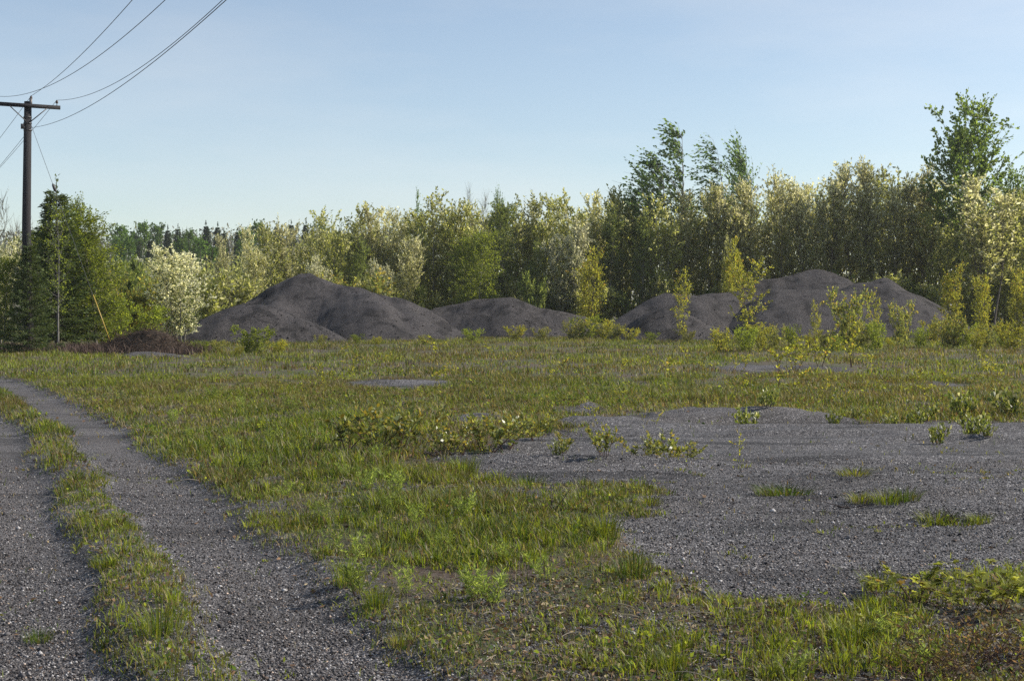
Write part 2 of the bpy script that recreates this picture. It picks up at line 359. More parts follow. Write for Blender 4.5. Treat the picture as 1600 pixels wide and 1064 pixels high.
def grass():
    g = np.random.default_rng(11); b = MB(); bd = MB()
    zones = [(5.6, 15, 17000, 16, .055, .0058, .115), (15, 36, 46000, 8, .11, .0085, .13), (36, 112, 70000, 6, .32, .018, .17)]
    for y0, y1, nt, nb, rad, w, h in zones:
        y = np.sqrt(y0*y0+(y1*y1-y0*y0)*g.random(nt)); x = (g.random(nt)-.5)*(.86*y+2)
        den = grass_density(x, y)
        k = g.random(nt) < den; x, y = x[k], y[k]; den = den[k]; n = len(x)
        th = h*(.4+1.2*fbm(x*.8, y*.7, 53))*(.5+.5*den)*g.uniform(.55, 1.5, n)
        ru, lo = masks(x, y); th = th*(1-.5*np.maximum(ru, lo))*(.72+.28*sstep(8.5, 11, y))
        hue = fbm(x*.35, y*.22, 61, 5); hue2 = fbm(x*1.3, y*.9, 67)
        m = n*nb; r = np.repeat
        a = g.random(m)*6.283; q = np.sqrt(g.random(m))*rad*r(g.uniform(.6, 1.5, n), nb)
        px = r(x, nb)+np.cos(a)*q; py = r(y, nb)+np.sin(a)*q
        pz = height(px, py)-.004
        H = r(th, nb)*g.uniform(.45, 1.15, m)
        hu = r(hue, nb)*.6+r(hue2, nb)*.4-.07*sstep(20, 28, py)*(1-sstep(52, 66, py))*sstep(-9, 0, px)
        li = litter(px, py)
        col = pick(g, m, {'fresh': sstep(.40, .6, hu)*1.1+.25+li*1.6, 'deep': .8*sstep(.42, .56, r(fbm(x*.28+9, y*.2, 63, 4), nb))*(1-li), 'olive': .9*(1-sstep(.42, .62, hu))+.3, 'straw': .2+.32*(1-sstep(.38, .52, hu)), 'red': .5*(1-sstep(.38, .52, hu))+.05})*r(g.uniform(.5, 1.4, n), nb)[:, None]
        b.blades(np.stack([px, py, pz], -1), a+g.normal(0, .6, m), np.abs(g.normal(.2, .25, m)), H, w*g.uniform(.6, 1.4, m)*r(g.uniform(.8, 1.3, n), nb), np.abs(g.normal(.2, .22, m)), col, g)
    n = 230000; y = 5.7+(g.random(n)**1.5)*26; x = (g.random(n)-.5)*(.86*y+1); ru, lo = masks(x, y)
    k = g.random(n) < (1-np.maximum(ru, lo)*.985)*(.25+.75*sstep(.4, .6, fbm(x*1.7, y*1.3, 97)))*(1-.6*litter(x, y)); x, y = x[k], y[k]; n = len(x); hu = fbm(x*.5, y*.35, 61, 5)
    b.blades(np.stack([x, y, height(x, y)-.003], -1), g.random(n)*6.28, np.abs(g.normal(.5, .4, n)), g.uniform(.02, .065, n)*np.clip(y/12, 1, 2), g.uniform(.0035, .0065, n)*np.clip(y/10, 1, 2.2), np.abs(g.normal(.3, .3, n)), pick(g, n, {'fresh': .9, 'deep': .5*sstep(.4, .6, hu), 'olive': .8, 'straw': .55, 'red': .35*(1-sstep(.4, .6, hu))}), g)
    tag(link('grass', b.mesh('grass', M_grass)), 'tufted yellow green grass over the field and track edges', 'grass', None, 'stuff')
    # small broad leaves of ground weeds
    n = 100000; y = 6+(g.random(n)**1.6)*44; x = (g.random(n)-.5)*(.86*y+1); k = (g.random(n) < grass_density(x, y)*(.15+.85*sstep(.42, .6, fbm(x*.9, y*.8, 83)))); x, y = x[k], y[k]; n = len(x)
    z = height(x, y)+g.random(n)*.1
    ax = np.stack([g.normal(size=n), g.normal(size=n), g.random(n)*.9], -1); s = g.uniform(.016, .038, n)*np.clip(y/12, 1, 2.2)
    b2 = MB(); b2.leaves(np.stack([x, y, z], -1), ax, s, s*.6, pick(g, n, {'fresh': 1, 'deep': .9, 'olive': .5, 'red': .12}), g)
    tag(link('ground_weeds', b2.mesh('ground_weeds', M_leaf)), 'small broad leaved weeds low among the grass', 'weeds', None, 'stuff')
    # brown leaf flakes and bits of straw
    n = 110000; y = 5.8+(g.random(n)**1.5)*26; x = (g.random(n)-.5)*(.86*y+1); ru, lo = masks(x, y)
    k = g.random(n) < (1-np.maximum(ru, lo)*.97)*(.35+.65*litter(x, y)); x, y = x[k], y[k]; n = len(x)
    ax = np.stack([g.normal(size=n), g.normal(size=n), g.normal(0, .25, n)], -1); s = g.uniform(.012, .05, n)*np.clip(y/12, 1, 1.8)
    b3 = MB(); b3.leaves(np.stack([x, y, height(x, y)+.004+g.random(n)*.012], -1), ax, s, s*g.uniform(.12, .6, n), pick(g, n, {'straw': .5, 'red': 1.}), g)
    tag(link('leaf_litter', b3.mesh('leaf_litter', M_dry)), 'brown and straw coloured litter on the soil between the tufts', 'litter', None, 'stuff')
    # dry straw lying about
    n = 2400; y = 5.8+(g.random(n)**1.3)*22; x = (g.random(n)-.5)*(.86*y+1); ru, lo = masks(x, y)
    p = (1-np.maximum(ru, lo))*(.25+.75*litter(x, y)); k = g.random(n) < p; x, y = x[k], y[k]
    for xx, yy in zip(x, y):
        L = g.uniform(.06, .24)*(1+.8*(g.random() < .08)); a = g.random()*6.28; t = np.linspace(0, 1, 6)[:, None]; d = np.array([math.cos(a), math.sin(a), 0]); e = np.array([-d[1], d[0], 0])
        z0 = float(height(np.array([xx]), np.array([yy]))[0])
        P = np.array([xx, yy, z0+.012])+d*L*t+e*L*g.normal(0, .12)*t*t+np.array([0, 0, 1])*(g.uniform(.0, .45)*L*t*(1.25-t))
        c = np.array([.42, .36, .29])*g.uniform(.5, 1.15)
        bd.tube(P, np.linspace(g.uniform(.0015, .003), .001, 6)*(1 if yy < 12 else 1.8), 4, c)
    tag(link('dead_grass', bd.mesh('dead_grass', M_dry)), 'pale dry stalks lying among the foreground grass', 'dead grass', None, 'stuff')
grass()

# ------------------------------------------------------------------ gravel stockpiles
def pile(label, front, ridges, box_, seed, slope=.66, rnd=.65, rough=.05, k=15.0):
    x0, x1, y0, y1 = box_; n = int(max(70, (x1-x0)/.11)); m = int(max(50, (y1-y0)/.13))
    X, Y = np.meshgrid(np.linspace(x0, x1, n), np.linspace(y0, y1, m))
    wx = X+(fbm(X*.5, Y*.5, seed, 2)-.5)*.9; wy = Y+(fbm(X*.5, Y*.5, seed+5, 2)-.5)*.9
    acc = 0
    for rd in ridges:
        (ax, ay, az), (bx, by, bz) = rd[0], rd[1]; r0 = rd[2] if len(rd) > 2 else rnd
        ex, ey = bx-ax, by-ay; t = np.clip(((wx-ax)*ex+(wy-ay)*ey)/(ex*ex+ey*ey+1e-9), 0, 1)
        d = np.hypot(wx-ax-t*ex, wy-ay-t*ey); z = az+t*(bz-az)
        acc = acc+np.exp(k*np.clip(z-slope*(np.sqrt(d*d+r0*r0)-r0), -6, 9)/2)
    Z = np.log(acc)*2/k
    Z = Z+(fbm(X*1.1, Y*1.1, seed+9)-.5)*rough*2+(fbm(X*3.5, Y*3.5, seed+12)-.5)*rough*.6
    Z = Z+(fbm(X*.5, Y*.3, seed+30, 3)-.5)*.34*sstep(.1, 1.2, Z)
    # rills running down the slopes
    Z = Z-np.clip(fbm(X*2.6, Y*.35, seed+20, 3)-.55, 0, 1)*.5*rough*5*sstep(.1, 1, Z)
    cx, cy = (x0+x1)/2, (y0+y1)/2
    V = np.stack([X-cx, Y-cy, Z], -1).reshape(-1, 3)
    ii = np.arange((m-1)*n).reshape(m-1, n)[:, :-1].ravel(); F = np.stack([ii, ii+1, ii+n+1, ii+n], -1)
    F = F[Z.ravel()[F].max(1) > -.25]; u, inv = np.unique(F, return_inverse=True)
    b = MB(); b.add(V[u], inv.reshape(-1, 4), None, (.1, .1, .1))
    gs = np.random.default_rng(seed); ok = np.argwhere(Z.ravel() > -.05).ravel(); ok = gs.choice(ok, 2600); pv = V[ok]+gs.normal(size=(2600, 3))*[.06, .06, 0]
    kk = gs.random(2600) < .25+.75*np.exp(-np.maximum(pv[:, 2], 0)*1.6); pv = pv[kk]; nn_ = len(pv); sz = .018+.045*gs.random(nn_)**3
    ov = np.array([[1, 0, 0], [-1, 0, 0], [0, 1, 0], [0, -1, 0], [0, 0, 1], [0, 0, -1]], float); of = np.array([[0, 2, 4], [2, 1, 4], [1, 3, 4], [3, 0, 4], [2, 0, 5], [1, 2, 5], [3, 1, 5], [0, 3, 5]])
    b.add((pv[:, None]+(ov[None]+nrm(gs.normal(size=(nn_, 6, 3)))*.4)*sz[:, None, None]).reshape(-1, 3), None, (np.arange(nn_)[:, None, None]*6+of[None]).reshape(-1, 3), (.1, .1, .1))
    o = link('gravel_pile', b.mesh('gravel_pile', M_pile, True), None, (cx, cy, 0)); tag(o, label, 'gravel pile', 'stockpiles of gravel along the forest edge'); return o
def pt(px, py, Yd):
    p = at(px, py, Yd); return tuple(p)
pile('tallest dark gravel pile on the left, long ridge falling to the right', 0,
     [(pt(468, 431, 90), pt(488, 432, 90), .5), (pt(488, 432, 90), pt(555, 450, 89), .4), (pt(545, 449, 88.5), pt(572, 462, 86), .7), (pt(572, 462, 86), pt(585, 482, 83.5), .8), (pt(555, 450, 89), pt(615, 468, 88), .4), (pt(625, 474, 87.5), pt(645, 492, 84.8), .7), (pt(615, 468, 88), pt(660, 484, 88), .45), (pt(660, 484, 88), pt(705, 510, 87), .35),
      (pt(468, 431, 90), pt(430, 452, 90), .4), (pt(430, 452, 90), pt(392, 472, 89), .5), (pt(440, 462, 87.5), pt(428, 478, 85.5), .7)], (-21, -1, 77, 98), 101)
pile('low rounded gravel mound in front of the left end of the tallest pile', 0, [(pt(372, 479, 77), pt(420, 480, 77), .8), (pt(420, 480, 77), pt(458, 494, 77), .7)], (-20, -8.5, 70, 84), 131, .62)
pile('long low gravel pile in the middle with steep left face', 0,
     [(pt(745, 470, 97), pt(800, 467, 96), .7), (pt(800, 467, 96), pt(850, 484, 96), .8), (pt(850, 484, 96), pt(905, 493, 97), .8), (pt(695, 478, 97), pt(745, 470, 97), .5)], (-8, 8, 89, 103), 151, .66)
pile('broad rounded gravel pile on the right with several humped tops', 0,
     [(pt(1190, 437, 98), pt(1270, 423, 98), 1.), (pt(1222, 452, 92.5), pt(1300, 455, 92.5), 1.1), (pt(1270, 423, 98), pt(1310, 436, 97), .9), (pt(1345, 443, 94), pt(1382, 438, 94), .8), (pt(1380, 438, 94), pt(1412, 464, 93), .8), (pt(1190, 437, 98), pt(1150, 458, 97), .8)], (12.5, 33, 84, 105), 171, .64)
pile('gravel pile with a sapling before it, between the middle and broad piles', 0,
     [(pt(1040, 461, 93), pt(1075, 461, 93), .7), (pt(1075, 461, 93), pt(1150, 457, 95), .7), (pt(1040, 461, 93), pt(1000, 484, 92), .7)], (5, 17.5, 85.5, 100), 191, .64)
pile('small pointed gravel mound at the front right, before the other piles', 0, [(pt(1036, 483, 83), pt(1054, 483, 83), .3), (pt(1054, 483, 83), pt(1105, 506, 83.5), .25), (pt(1036, 483, 83), pt(985, 512, 83), .4)], (3.5, 15, 76.5, 90), 211, .66)
pile('tiny flat gravel heap at the field edge near the spruce', 0, [(pt(235, 546, 60), pt(285, 545, 60), .8)], (-17.5, -12, 57, 63), 231, .35, .8, .05)

# ------------------------------------------------------------------ trees
def mixc(g, n, lo_, hi): t = g.random(n)[:, None]; return np.array(lo_)*(1-t)+np.array(hi)*t
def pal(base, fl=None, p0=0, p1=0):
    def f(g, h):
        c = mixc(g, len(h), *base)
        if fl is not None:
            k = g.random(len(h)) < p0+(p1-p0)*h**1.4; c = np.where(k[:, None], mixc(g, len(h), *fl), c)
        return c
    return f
CREAM = ((.55, .55, .43), (.85, .84, .72))
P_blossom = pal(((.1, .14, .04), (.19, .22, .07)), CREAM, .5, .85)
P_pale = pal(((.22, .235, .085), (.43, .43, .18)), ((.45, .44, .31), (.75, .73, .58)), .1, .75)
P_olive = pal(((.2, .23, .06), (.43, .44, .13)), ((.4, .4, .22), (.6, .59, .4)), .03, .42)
P_green = pal(((.12, .165, .046), (.26, .3, .09)))
P_aspen = pal(((.1, .18, .055), (.22, .32, .11)))
P_yellow = pal(((.22, .24, .03), (.44, .43, .07)), ((.32, .2, .04), (.42, .28, .07)), .05, .1)
P_birch = pal(((.13, .18, .025), (.3, .34, .05)))
P_spruce = pal(((.045, .075, .024), (.135, .175, .055)))
P_willow = pal(((.12, .16, .04), (.31, .32, .1)), ((.28, .22, .04), (.4, .32, .07)), .08, .3)
P_dark = pal(((.02, .04, .015), (.05, .085, .025)))
P_weed = pal(((.15, .21, .045), (.3, .36, .09)))
BK = {'grey': (.21, .195, .165), 'brown': (.12, .1, .082), 'white': (.17, .16, .145), 'red': (.09, .05, .04)}
def prof(kind, t):
    t = np.clip(t, 0, 1)
    return {'egg': lambda: np.sin(np.pi*np.clip(t*.86+.1, 0, 1))**.7, 'col': lambda: .55+.45*np.sin(np.pi*t)-.45*t**4, 'cone': lambda: (1-t)**.85+.04, 'round': lambda: np.sqrt(np.clip(1-(2*t-.95)**2, .05, 1)), 'vase': lambda: .35+.65*t-.35*t**6}[kind]()
def grow(seed, H=9, stems=1, sr=.08, spread=.4, t0=.2, nl=26, ll=1.5, pf='egg', up=1., nt=7, tl=.6, lpt=18, L=.17, W=.085, jit=.12, P=P_pale, tup=.6, lean=(0, 0), wind=(0, 0, 0), tr=.01, bark='grey', curv=.3, droop=0, mat=None, wob=.06):
    g = np.random.default_rng(seed); tb = MB(); cb = MB(); bc = np.array(BK[bark])
    pos = []; axs = []
    for s in range(stems):
        a0 = g.random()*6.28; off = np.array([math.cos(a0), math.sin(a0), 0])*(spread if stems > 1 else 0)
        Hs = H*(1 if s == 0 else g.uniform(.7, .97)); K = 10; t = np.linspace(0, 1, K)
        ph = g.random(2)*6
        sp = np.stack([off[0]*(.25+t**1.3)+lean[0]*t**2*Hs+wob*np.sin(t*7+ph[0])*t*Hs*.15, off[1]*(.25+t**1.3)+lean[1]*t**2*Hs+wob*np.sin(t*6+ph[1])*t*Hs*.15, t*Hs-.1], -1)
        rr = sr*(1 if s == 0 else .75)*(1-t*.93)
        tb.tube(sp, rr, 6, bc*g.uniform(.8, 1.2))
        for i in range(nl):
            tt = t0+(1-t0)*(i+g.random())/nl*.985
            p0 = np.array([np.interp(tt, t, sp[:, c]) for c in range(3)])
            ln = ll*float(prof(pf, (tt-t0)/(1-t0)))*g.uniform(.7, 1.25)
            az = i*2.399+a0+g.normal(0, .4)
            d = nrm(np.array([math.cos(az), math.sin(az), up*g.uniform(.7, 1.3)*(1+.9*((tt-t0)/(1-t0))**3)])+np.array(wind)*.5)
            q = np.linspace(0, 1, 4)[:, None]
            lp = p0+d*ln*q+np.array([0, 0, 1])*ln*(curv-droop)*q*q+np.array(wind)*ln*q*q*.6
            tb.tube(lp, np.interp(tt, t, rr)*.5*np.array([1, .7, .45, .15])+tr*.4, 4, bc*.85)
            for j in range(nt):
                s_ = g.uniform(.2, 1.); pp = p0+d*ln*s_+np.array([0, 0, 1])*ln*(curv-droop)*s_*s_+np.array(wind)*ln*s_*s_*.6
                td = nrm(d*.5+g.normal(size=3)*.55+np.array([0, 0, tup])+np.array(wind)); tn = tl*g.uniform(.5, 1.3)
                if tr > 0: tb.tube(np.stack([pp, pp+td*tn*.5, pp+td*tn+np.array(wind)*tn*.3]), [tr, tr*.7, tr*.3], 3, bc*.8)
                u = g.random(lpt)[:, None]
                pos.append(pp+td*tn*u+np.array(wind)*tn*.3*u*u+g.normal(size=(lpt, 3))*jit*.5); axs.append(nrm(td*.8+g.normal(size=(lpt, 3))*.45+np.array([0, 0, .1])+np.array(wind)))
    pos = np.concatenate(pos); axs = np.concatenate(axs); n = len(pos)
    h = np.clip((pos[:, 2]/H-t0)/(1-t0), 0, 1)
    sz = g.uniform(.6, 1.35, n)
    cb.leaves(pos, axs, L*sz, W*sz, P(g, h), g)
    return tb.mesh('trunk', M_bark, True), cb.mesh('crown', mat or M_leaf), float(np.percentile(pos[:, 2], 99.7))/1.03
def spruce(seed, H=7.4, Rb=1.5, whorls=20, per=7, P=P_spruce, L=.17, W=.05):
    g = np.random.default_rng(seed); tb = MB(); cb = MB(); bc = np.array(BK['brown'])
    tb.tube([(0, 0, -.1), (0, 0, H*.5), (0, 0, H)], [.11, .06, .008], 7, bc)
    pos = []; axs = []
    for w in range(whorls):
        t = .03+.95*(w/whorls)**.92
        for k in range(per):
            az = k*6.283/per+w*1.3+g.normal(0, .25); ln = Rb*((1-t)**.8)*g.uniform(.65, 1.2)+.1; z = H*t+g.normal(0, .08)
            d = np.array([math.cos(az), math.sin(az), 0.]); q = np.linspace(0, 1, 5)[:, None]; dr = -.25+.5*t
            lp = np.array([0, 0, z])+d*ln*q+np.array([0, 0, 1])*ln*(dr*q+.22*q*q)
            tb.tube(lp, np.linspace(.022, .004, 5), 3, bc)
            m = int(24+70*ln); s_ = g.uniform(.1, 1.02, m)[:, None]
            base = np.array([0, 0, z])+d*ln*s_+np.array([0, 0, 1])*ln*(dr*s_+.22*s_*s_)
            side = np.cross(d, [0, 0, 1]); sd = (g.integers(0, 2, m)*2-1)[:, None]*g.random(m)[:, None]*(.13+.25*ln*(1-s_)*.8)
            pos.append(base+side*sd+d*np.abs(sd)*.5+np.array([0, 0, 1])*(-.25*np.abs(sd)+g.normal(0, .04, m)[:, None])); axs.append(d*.8+side*np.sign(sd)*.6+g.normal(size=(m, 3))*.35)
    pos.append(np.array([0, 0, H])+g.normal(size=(30, 3))*[.05, .05, .25]); axs.append(g.normal(size=(30, 3))*.4+[0, 0, .8])
    pos = np.concatenate(pos); axs = np.concatenate(axs); n = len(pos); sz = g.uniform(.7, 1.4, n)
    cb.leaves(pos, axs, L*sz, W*sz, P(g, pos[:, 2]/H), g)
    return tb.mesh('trunk', M_bark, True), cb.mesh('crown', M_needle), H
def plant(seed, H=.6, nst=5, spread=.3, lpt=26, L=.055, W=.028, P=P_willow, up=1., side=0, mat=None, t0=.15, sr=.006, leafy=1., lobes=1):
    """small woody or herbaceous plant: stems from one root, leaves set along them"""
    g = np.random.default_rng(seed); tb = MB(); cb = MB(); pos = []; axs = []
    def stem(p, d, ln, r, depth):
        q = np.linspace(0, 1, 5)[:, None]; b = g.normal(size=3)*[.18, .18, 0]
        P_ = p+d*ln*q+b*ln*q*q
        tb.tube(P_, np.linspace(r, r*.3, 5), 4, np.array(BK['red'])*g.uniform(.7, 1.2))
        m = max(3, int(lpt*leafy*(1 if depth == 0 else .5))); s_ = (t0+(1-t0)*g.random(m)**.8)[:, None]
        a = np.arange(m)*2.4; rad = np.stack([np.cos(a), np.sin(a), np.full(m, .35)], -1)
        pos.append(p+d*ln*s_+b*ln*s_*s_); axs.append(rad+d*.5+g.normal(size=(m, 3))*.35)
        if depth < side:
            for _ in range(3):
                u = g.uniform(.3, .85); stem(p+d*ln*u+b*ln*u*u, nrm(d*.6+g.normal(size=3)*.6+[0, 0, .3]), ln*g.uniform(.3, .5), r*.5, depth+1)
    for s in range(nst):
        a = s*2.4+g.normal(0, .3); o = np.array([math.cos(a), math.sin(a), 0])
        stem(o*spread*.12*g.random(), nrm(o*spread*g.uniform(.3, 1.3)+[0, 0, up]), H*g.uniform(.65, 1.05) if s else H, sr, 0)
    pos = np.concatenate(pos); axs = np.concatenate(axs); n = len(pos); sz = g.uniform(.6, 1.3, n)
    colr = P(g, np.clip(pos[:, 2]/H, 0, 1))
    if lobes > 1:
        a_ = nrm(axs*[1, 1, .3]); sd_ = nrm(np.cross(a_, g.normal(size=(n, 3))*.35+[0, 0, 1.]))
        for q in range(lobes):
            an = (q-(lobes-1)/2)*.85; st = st_ = 1-.18*abs(q-(lobes-1)/2)
            ax_ = a_*math.cos(an)+sd_*math.sin(an); nn = np.cross(sd_, a_); s2 = np.cross(ax_, nn); Ls = (L*sz*st)[:, None]; Ws = (W*sz)[:, None]
            m_ = pos+ax_*Ls*.5; v = np.stack([pos, m_+s2*Ws*.5, pos+ax_*Ls, m_-s2*Ws*.5], 1).reshape(-1, 3)+nn.repeat(4, 0)*(.0006*q)
            cb.add(v, np.arange(4*n).reshape(-1, 4), None, np.repeat(colr, 4, 0))
    else: cb.leaves(pos, axs, L*sz, W*sz, colr, g)
    return tb.mesh('stems', M_bark, True), cb.mesh('foliage', mat or M_leaf), float(pos[:, 2].max())

PR = {}
PR['pale'] = [grow(300+i, 9, 3, .055, .6, .14, 16, 1.6, ('egg', 'round', 'egg')[i % 3], 1.35, 8, .95, 15, .19, .085, .06, P_pale, 1.1, tr=.008, curv=.35, wob=.12) for i in range(6)]
PR['stem'] = [grow(310+i, 9, 3, .07, .75, .36, 15, 1.35, 'egg', 1.5, 8, .95, 15, .19, .085, .06, P_pale, 1.2, tr=.009, curv=.35, wob=.14, bark='brown') for i in range(5)]
PR['olive'] = [grow(320+i, 9, 3, .06, .7, .08, 17, 1.9, ('egg', 'round')[i % 2], 1.0, 8, .95, 15, .2, .095, .07, P_olive, .9, tr=.008, wob=.1) for i in range(5)]
PR['green'] = [grow(340+i, 9, 2, .08, .5, .1, 26, 1.9, 'egg', .8, 8, .8, 19, .16, .08, .12, P_green, .6) for i in range(3)]
PR['blossom'] = [grow(360+i, 5, 4, .045, .8, .1, 18, 1.2, 'round', .9, 8, .55, 22, .115, .065, .05, P_blossom, .6, tr=.006, wob=.1) for i in range(3)]
PR['birch'] = [grow(380+i, 7, 2, .055, .5, .08, 40, 1.45, 'egg', .7, 10, .7, 20, .105, .06, .12, P_birch, .3, tr=.006, bark='grey', droop=.25) for i in range(2)]
PR['yellow'] = [grow(400+i, 5, 3, .035, .5, .06, 18, 1.05, 'egg', 1.1, 6, .5, 12, .12, .075, .09, P_yellow, .6, tr=.005, bark='brown', wob=.1) for i in range(4)]
PR['bare'] = [grow(420+i, 8, 2, .05, .4, .15, 20, 1.1, 'col', 1.5, 8, .8, 1, .08, .03, .1, P_olive, 1., tr=.012, bark='grey') for i in range(2)]
PR['shrub'] = [grow(430+i, 1.6, 6, .018, .7, .06, 8, .5, 'round', 1.1, 5, .32, 13, .08, .05, .05, (P_yellow, P_willow, P_birch)[i % 3], .5, tr=.003, bark='brown') for i in range(6)]
PR['tallyellow'] = [grow(450+i, 4, 2, .028, .45, .05, 15, .8, 'egg', 1., 5, .4, 12, .09, .058, .07, P_yellow, .4, tr=.004, bark='brown') for i in range(3)]
PR['spruce'] = [spruce(470, per=9, Rb=1.9), spruce(472, per=9, Rb=2.0)]
PR['fir'] = [spruce(471, 14, 2.5, 24, 7, pal(((.03, .055, .025), (.075, .105, .045))), .34, .13)]
PR['hillgreen'] = [grow(480+i, 12, 1, .15, .3, .25, 24, 3., 'round', .6, 7, 1.2, 16, .42, .28, .35, pal(((.06, .12, .025), (.15, .23, .05))), .3, tr=0) for i in range(3)]
PR['understory'] = [grow(490+i, 3, 4, .03, .7, .05, 10, .9, 'round', .9, 5, .5, 13, .19, .1, .1, (P_olive, P_green)[i % 2], .6, tr=.006) for i in range(3)]

cnt = {}
def place(kind, px, top, Yd, label, cat='tree', group=None, name=None, base=None, var=None, rz=None, wide=1., parts=('trunk', 'crown')):
    i = cnt.get(kind, 0) if var is None else var; cnt[kind] = cnt.get(kind, 0)+1
    tr, cr, H = PR[kind][i % len(PR[kind])]
    p = at(px, top, Yd); gz = float(height(np.array([p[0]]), np.array([p[1]]))[0]) if base is None else base
    s = max(.05, (p[2]-gz)/(H*1.03)); w = s*wide
    r = thing(name or 'tree', (p[0], p[1], gz-.03), label, cat, group, random.Random(int(px*13+top)).random()*6.28 if rz is None else rz, (w, w, s))
    link(parts[0], tr, r); link(parts[1], cr, r)
    return r

# --- left cluster around the pole
place('spruce', 88, 283, 62.5, 'tall dark spruce just right of the utility pole', name='spruce_tree', wide=1.08, var=0)
place('spruce', 46, 372, 56.3, 'shorter dark spruce in front of the foot of the utility pole', name='spruce_tree', wide=.95, rz=2., var=1)
place('birch', 66, 350, 66, 'small leafy birch behind the gap between pole and tall spruce', name='birch_tree', wide=1., var=1, rz=2.5)
place('birch', 116, 312, 65.5, 'yellow green birch behind the right shoulder of the tall spruce', name='birch_tree', wide=.75, var=0, rz=4.)
PR['thinbirch'] = [grow(385, 6.5, 1, .045, .2, .25, 30, .8, 'col', .9, 6, .5, 5, .1, .055, .1, P_birch, .2, tr=.005, bark='white', droop=.2)]
place('thinbirch', 90, 318, 60.2, 'thin white trunked birch in front of the tall spruce', name='birch_tree')
place('birch', 154, 328, 64, 'leafy yellow green birch right of the tall spruce', name='birch_tree', wide=1.35, var=0)
place('birch', 118, 372, 66, 'small bright green birch tucked against the tall spruce', name='birch_tree', wide=1.2, var=1)
place('birch', 2, 400, 63, 'yellow green birch at the left edge of the photo', name='birch_tree', wide=1.1, var=1, rz=1.)
place('blossom', -6, 372, 70, 'pale blossoming tree at the left edge behind the yellow green birch', name='blossom_tree', wide=.9)
place('bare', 15, 300, 74, 'thin leafless grey tree left of the utility pole', name='bare_tree', wide=.8)
place('bare', 52, 345, 78, 'low leafless grey tree behind the utility pole', name='bare_tree', wide=.8)
place('blossom', 283, 387, 70, 'round white blossoming bush left of the gravel piles', 'bush', name='blossom_bush', wide=1.3, var=0)
SM = 'shrubs between the spruce and the white bush'
place('shrub', 172, 462, 66, 'yellow green shrub at the foot of the leafy birch', 'shrub', SM, 'shrub', var=2, wide=1.1)
place('shrub', 200, 428, 72, 'tall loose shrub left of the white blossoming bush', 'shrub', SM, 'shrub', var=1, wide=.9)
place('shrub', 228, 448, 72, 'pale shrub touching the left side of the white blossoming bush', 'shrub', SM, 'shrub', var=0, wide=1.)
place('shrub', 212, 475, 67, 'low bushy shrub above the brown brush heap', 'shrub', SM, 'shrub', var=2, wide=1.3)
place('understory', 165, 410, 80, 'dull olive bush behind the leafy birch', 'bush', None, 'bush', wide=.8)
place('understory', 215, 405, 84, 'dull olive bush under the far conifers', 'bush', None, 'bush', wide=.8)
place('pale', 352, 368, 92, 'pale flowering tree right of the white blossoming bush', name='flowering_tree', wide=.95)
place('understory', 338, 420, 88, 'low olive bush between the white bush and the tallest pile', 'bush', None, 'bush', wide=1.2)
place('understory', 372, 432, 93, 'low olive bush at the left shoulder of the tallest pile', 'bush', None, 'bush', wide=1.1)
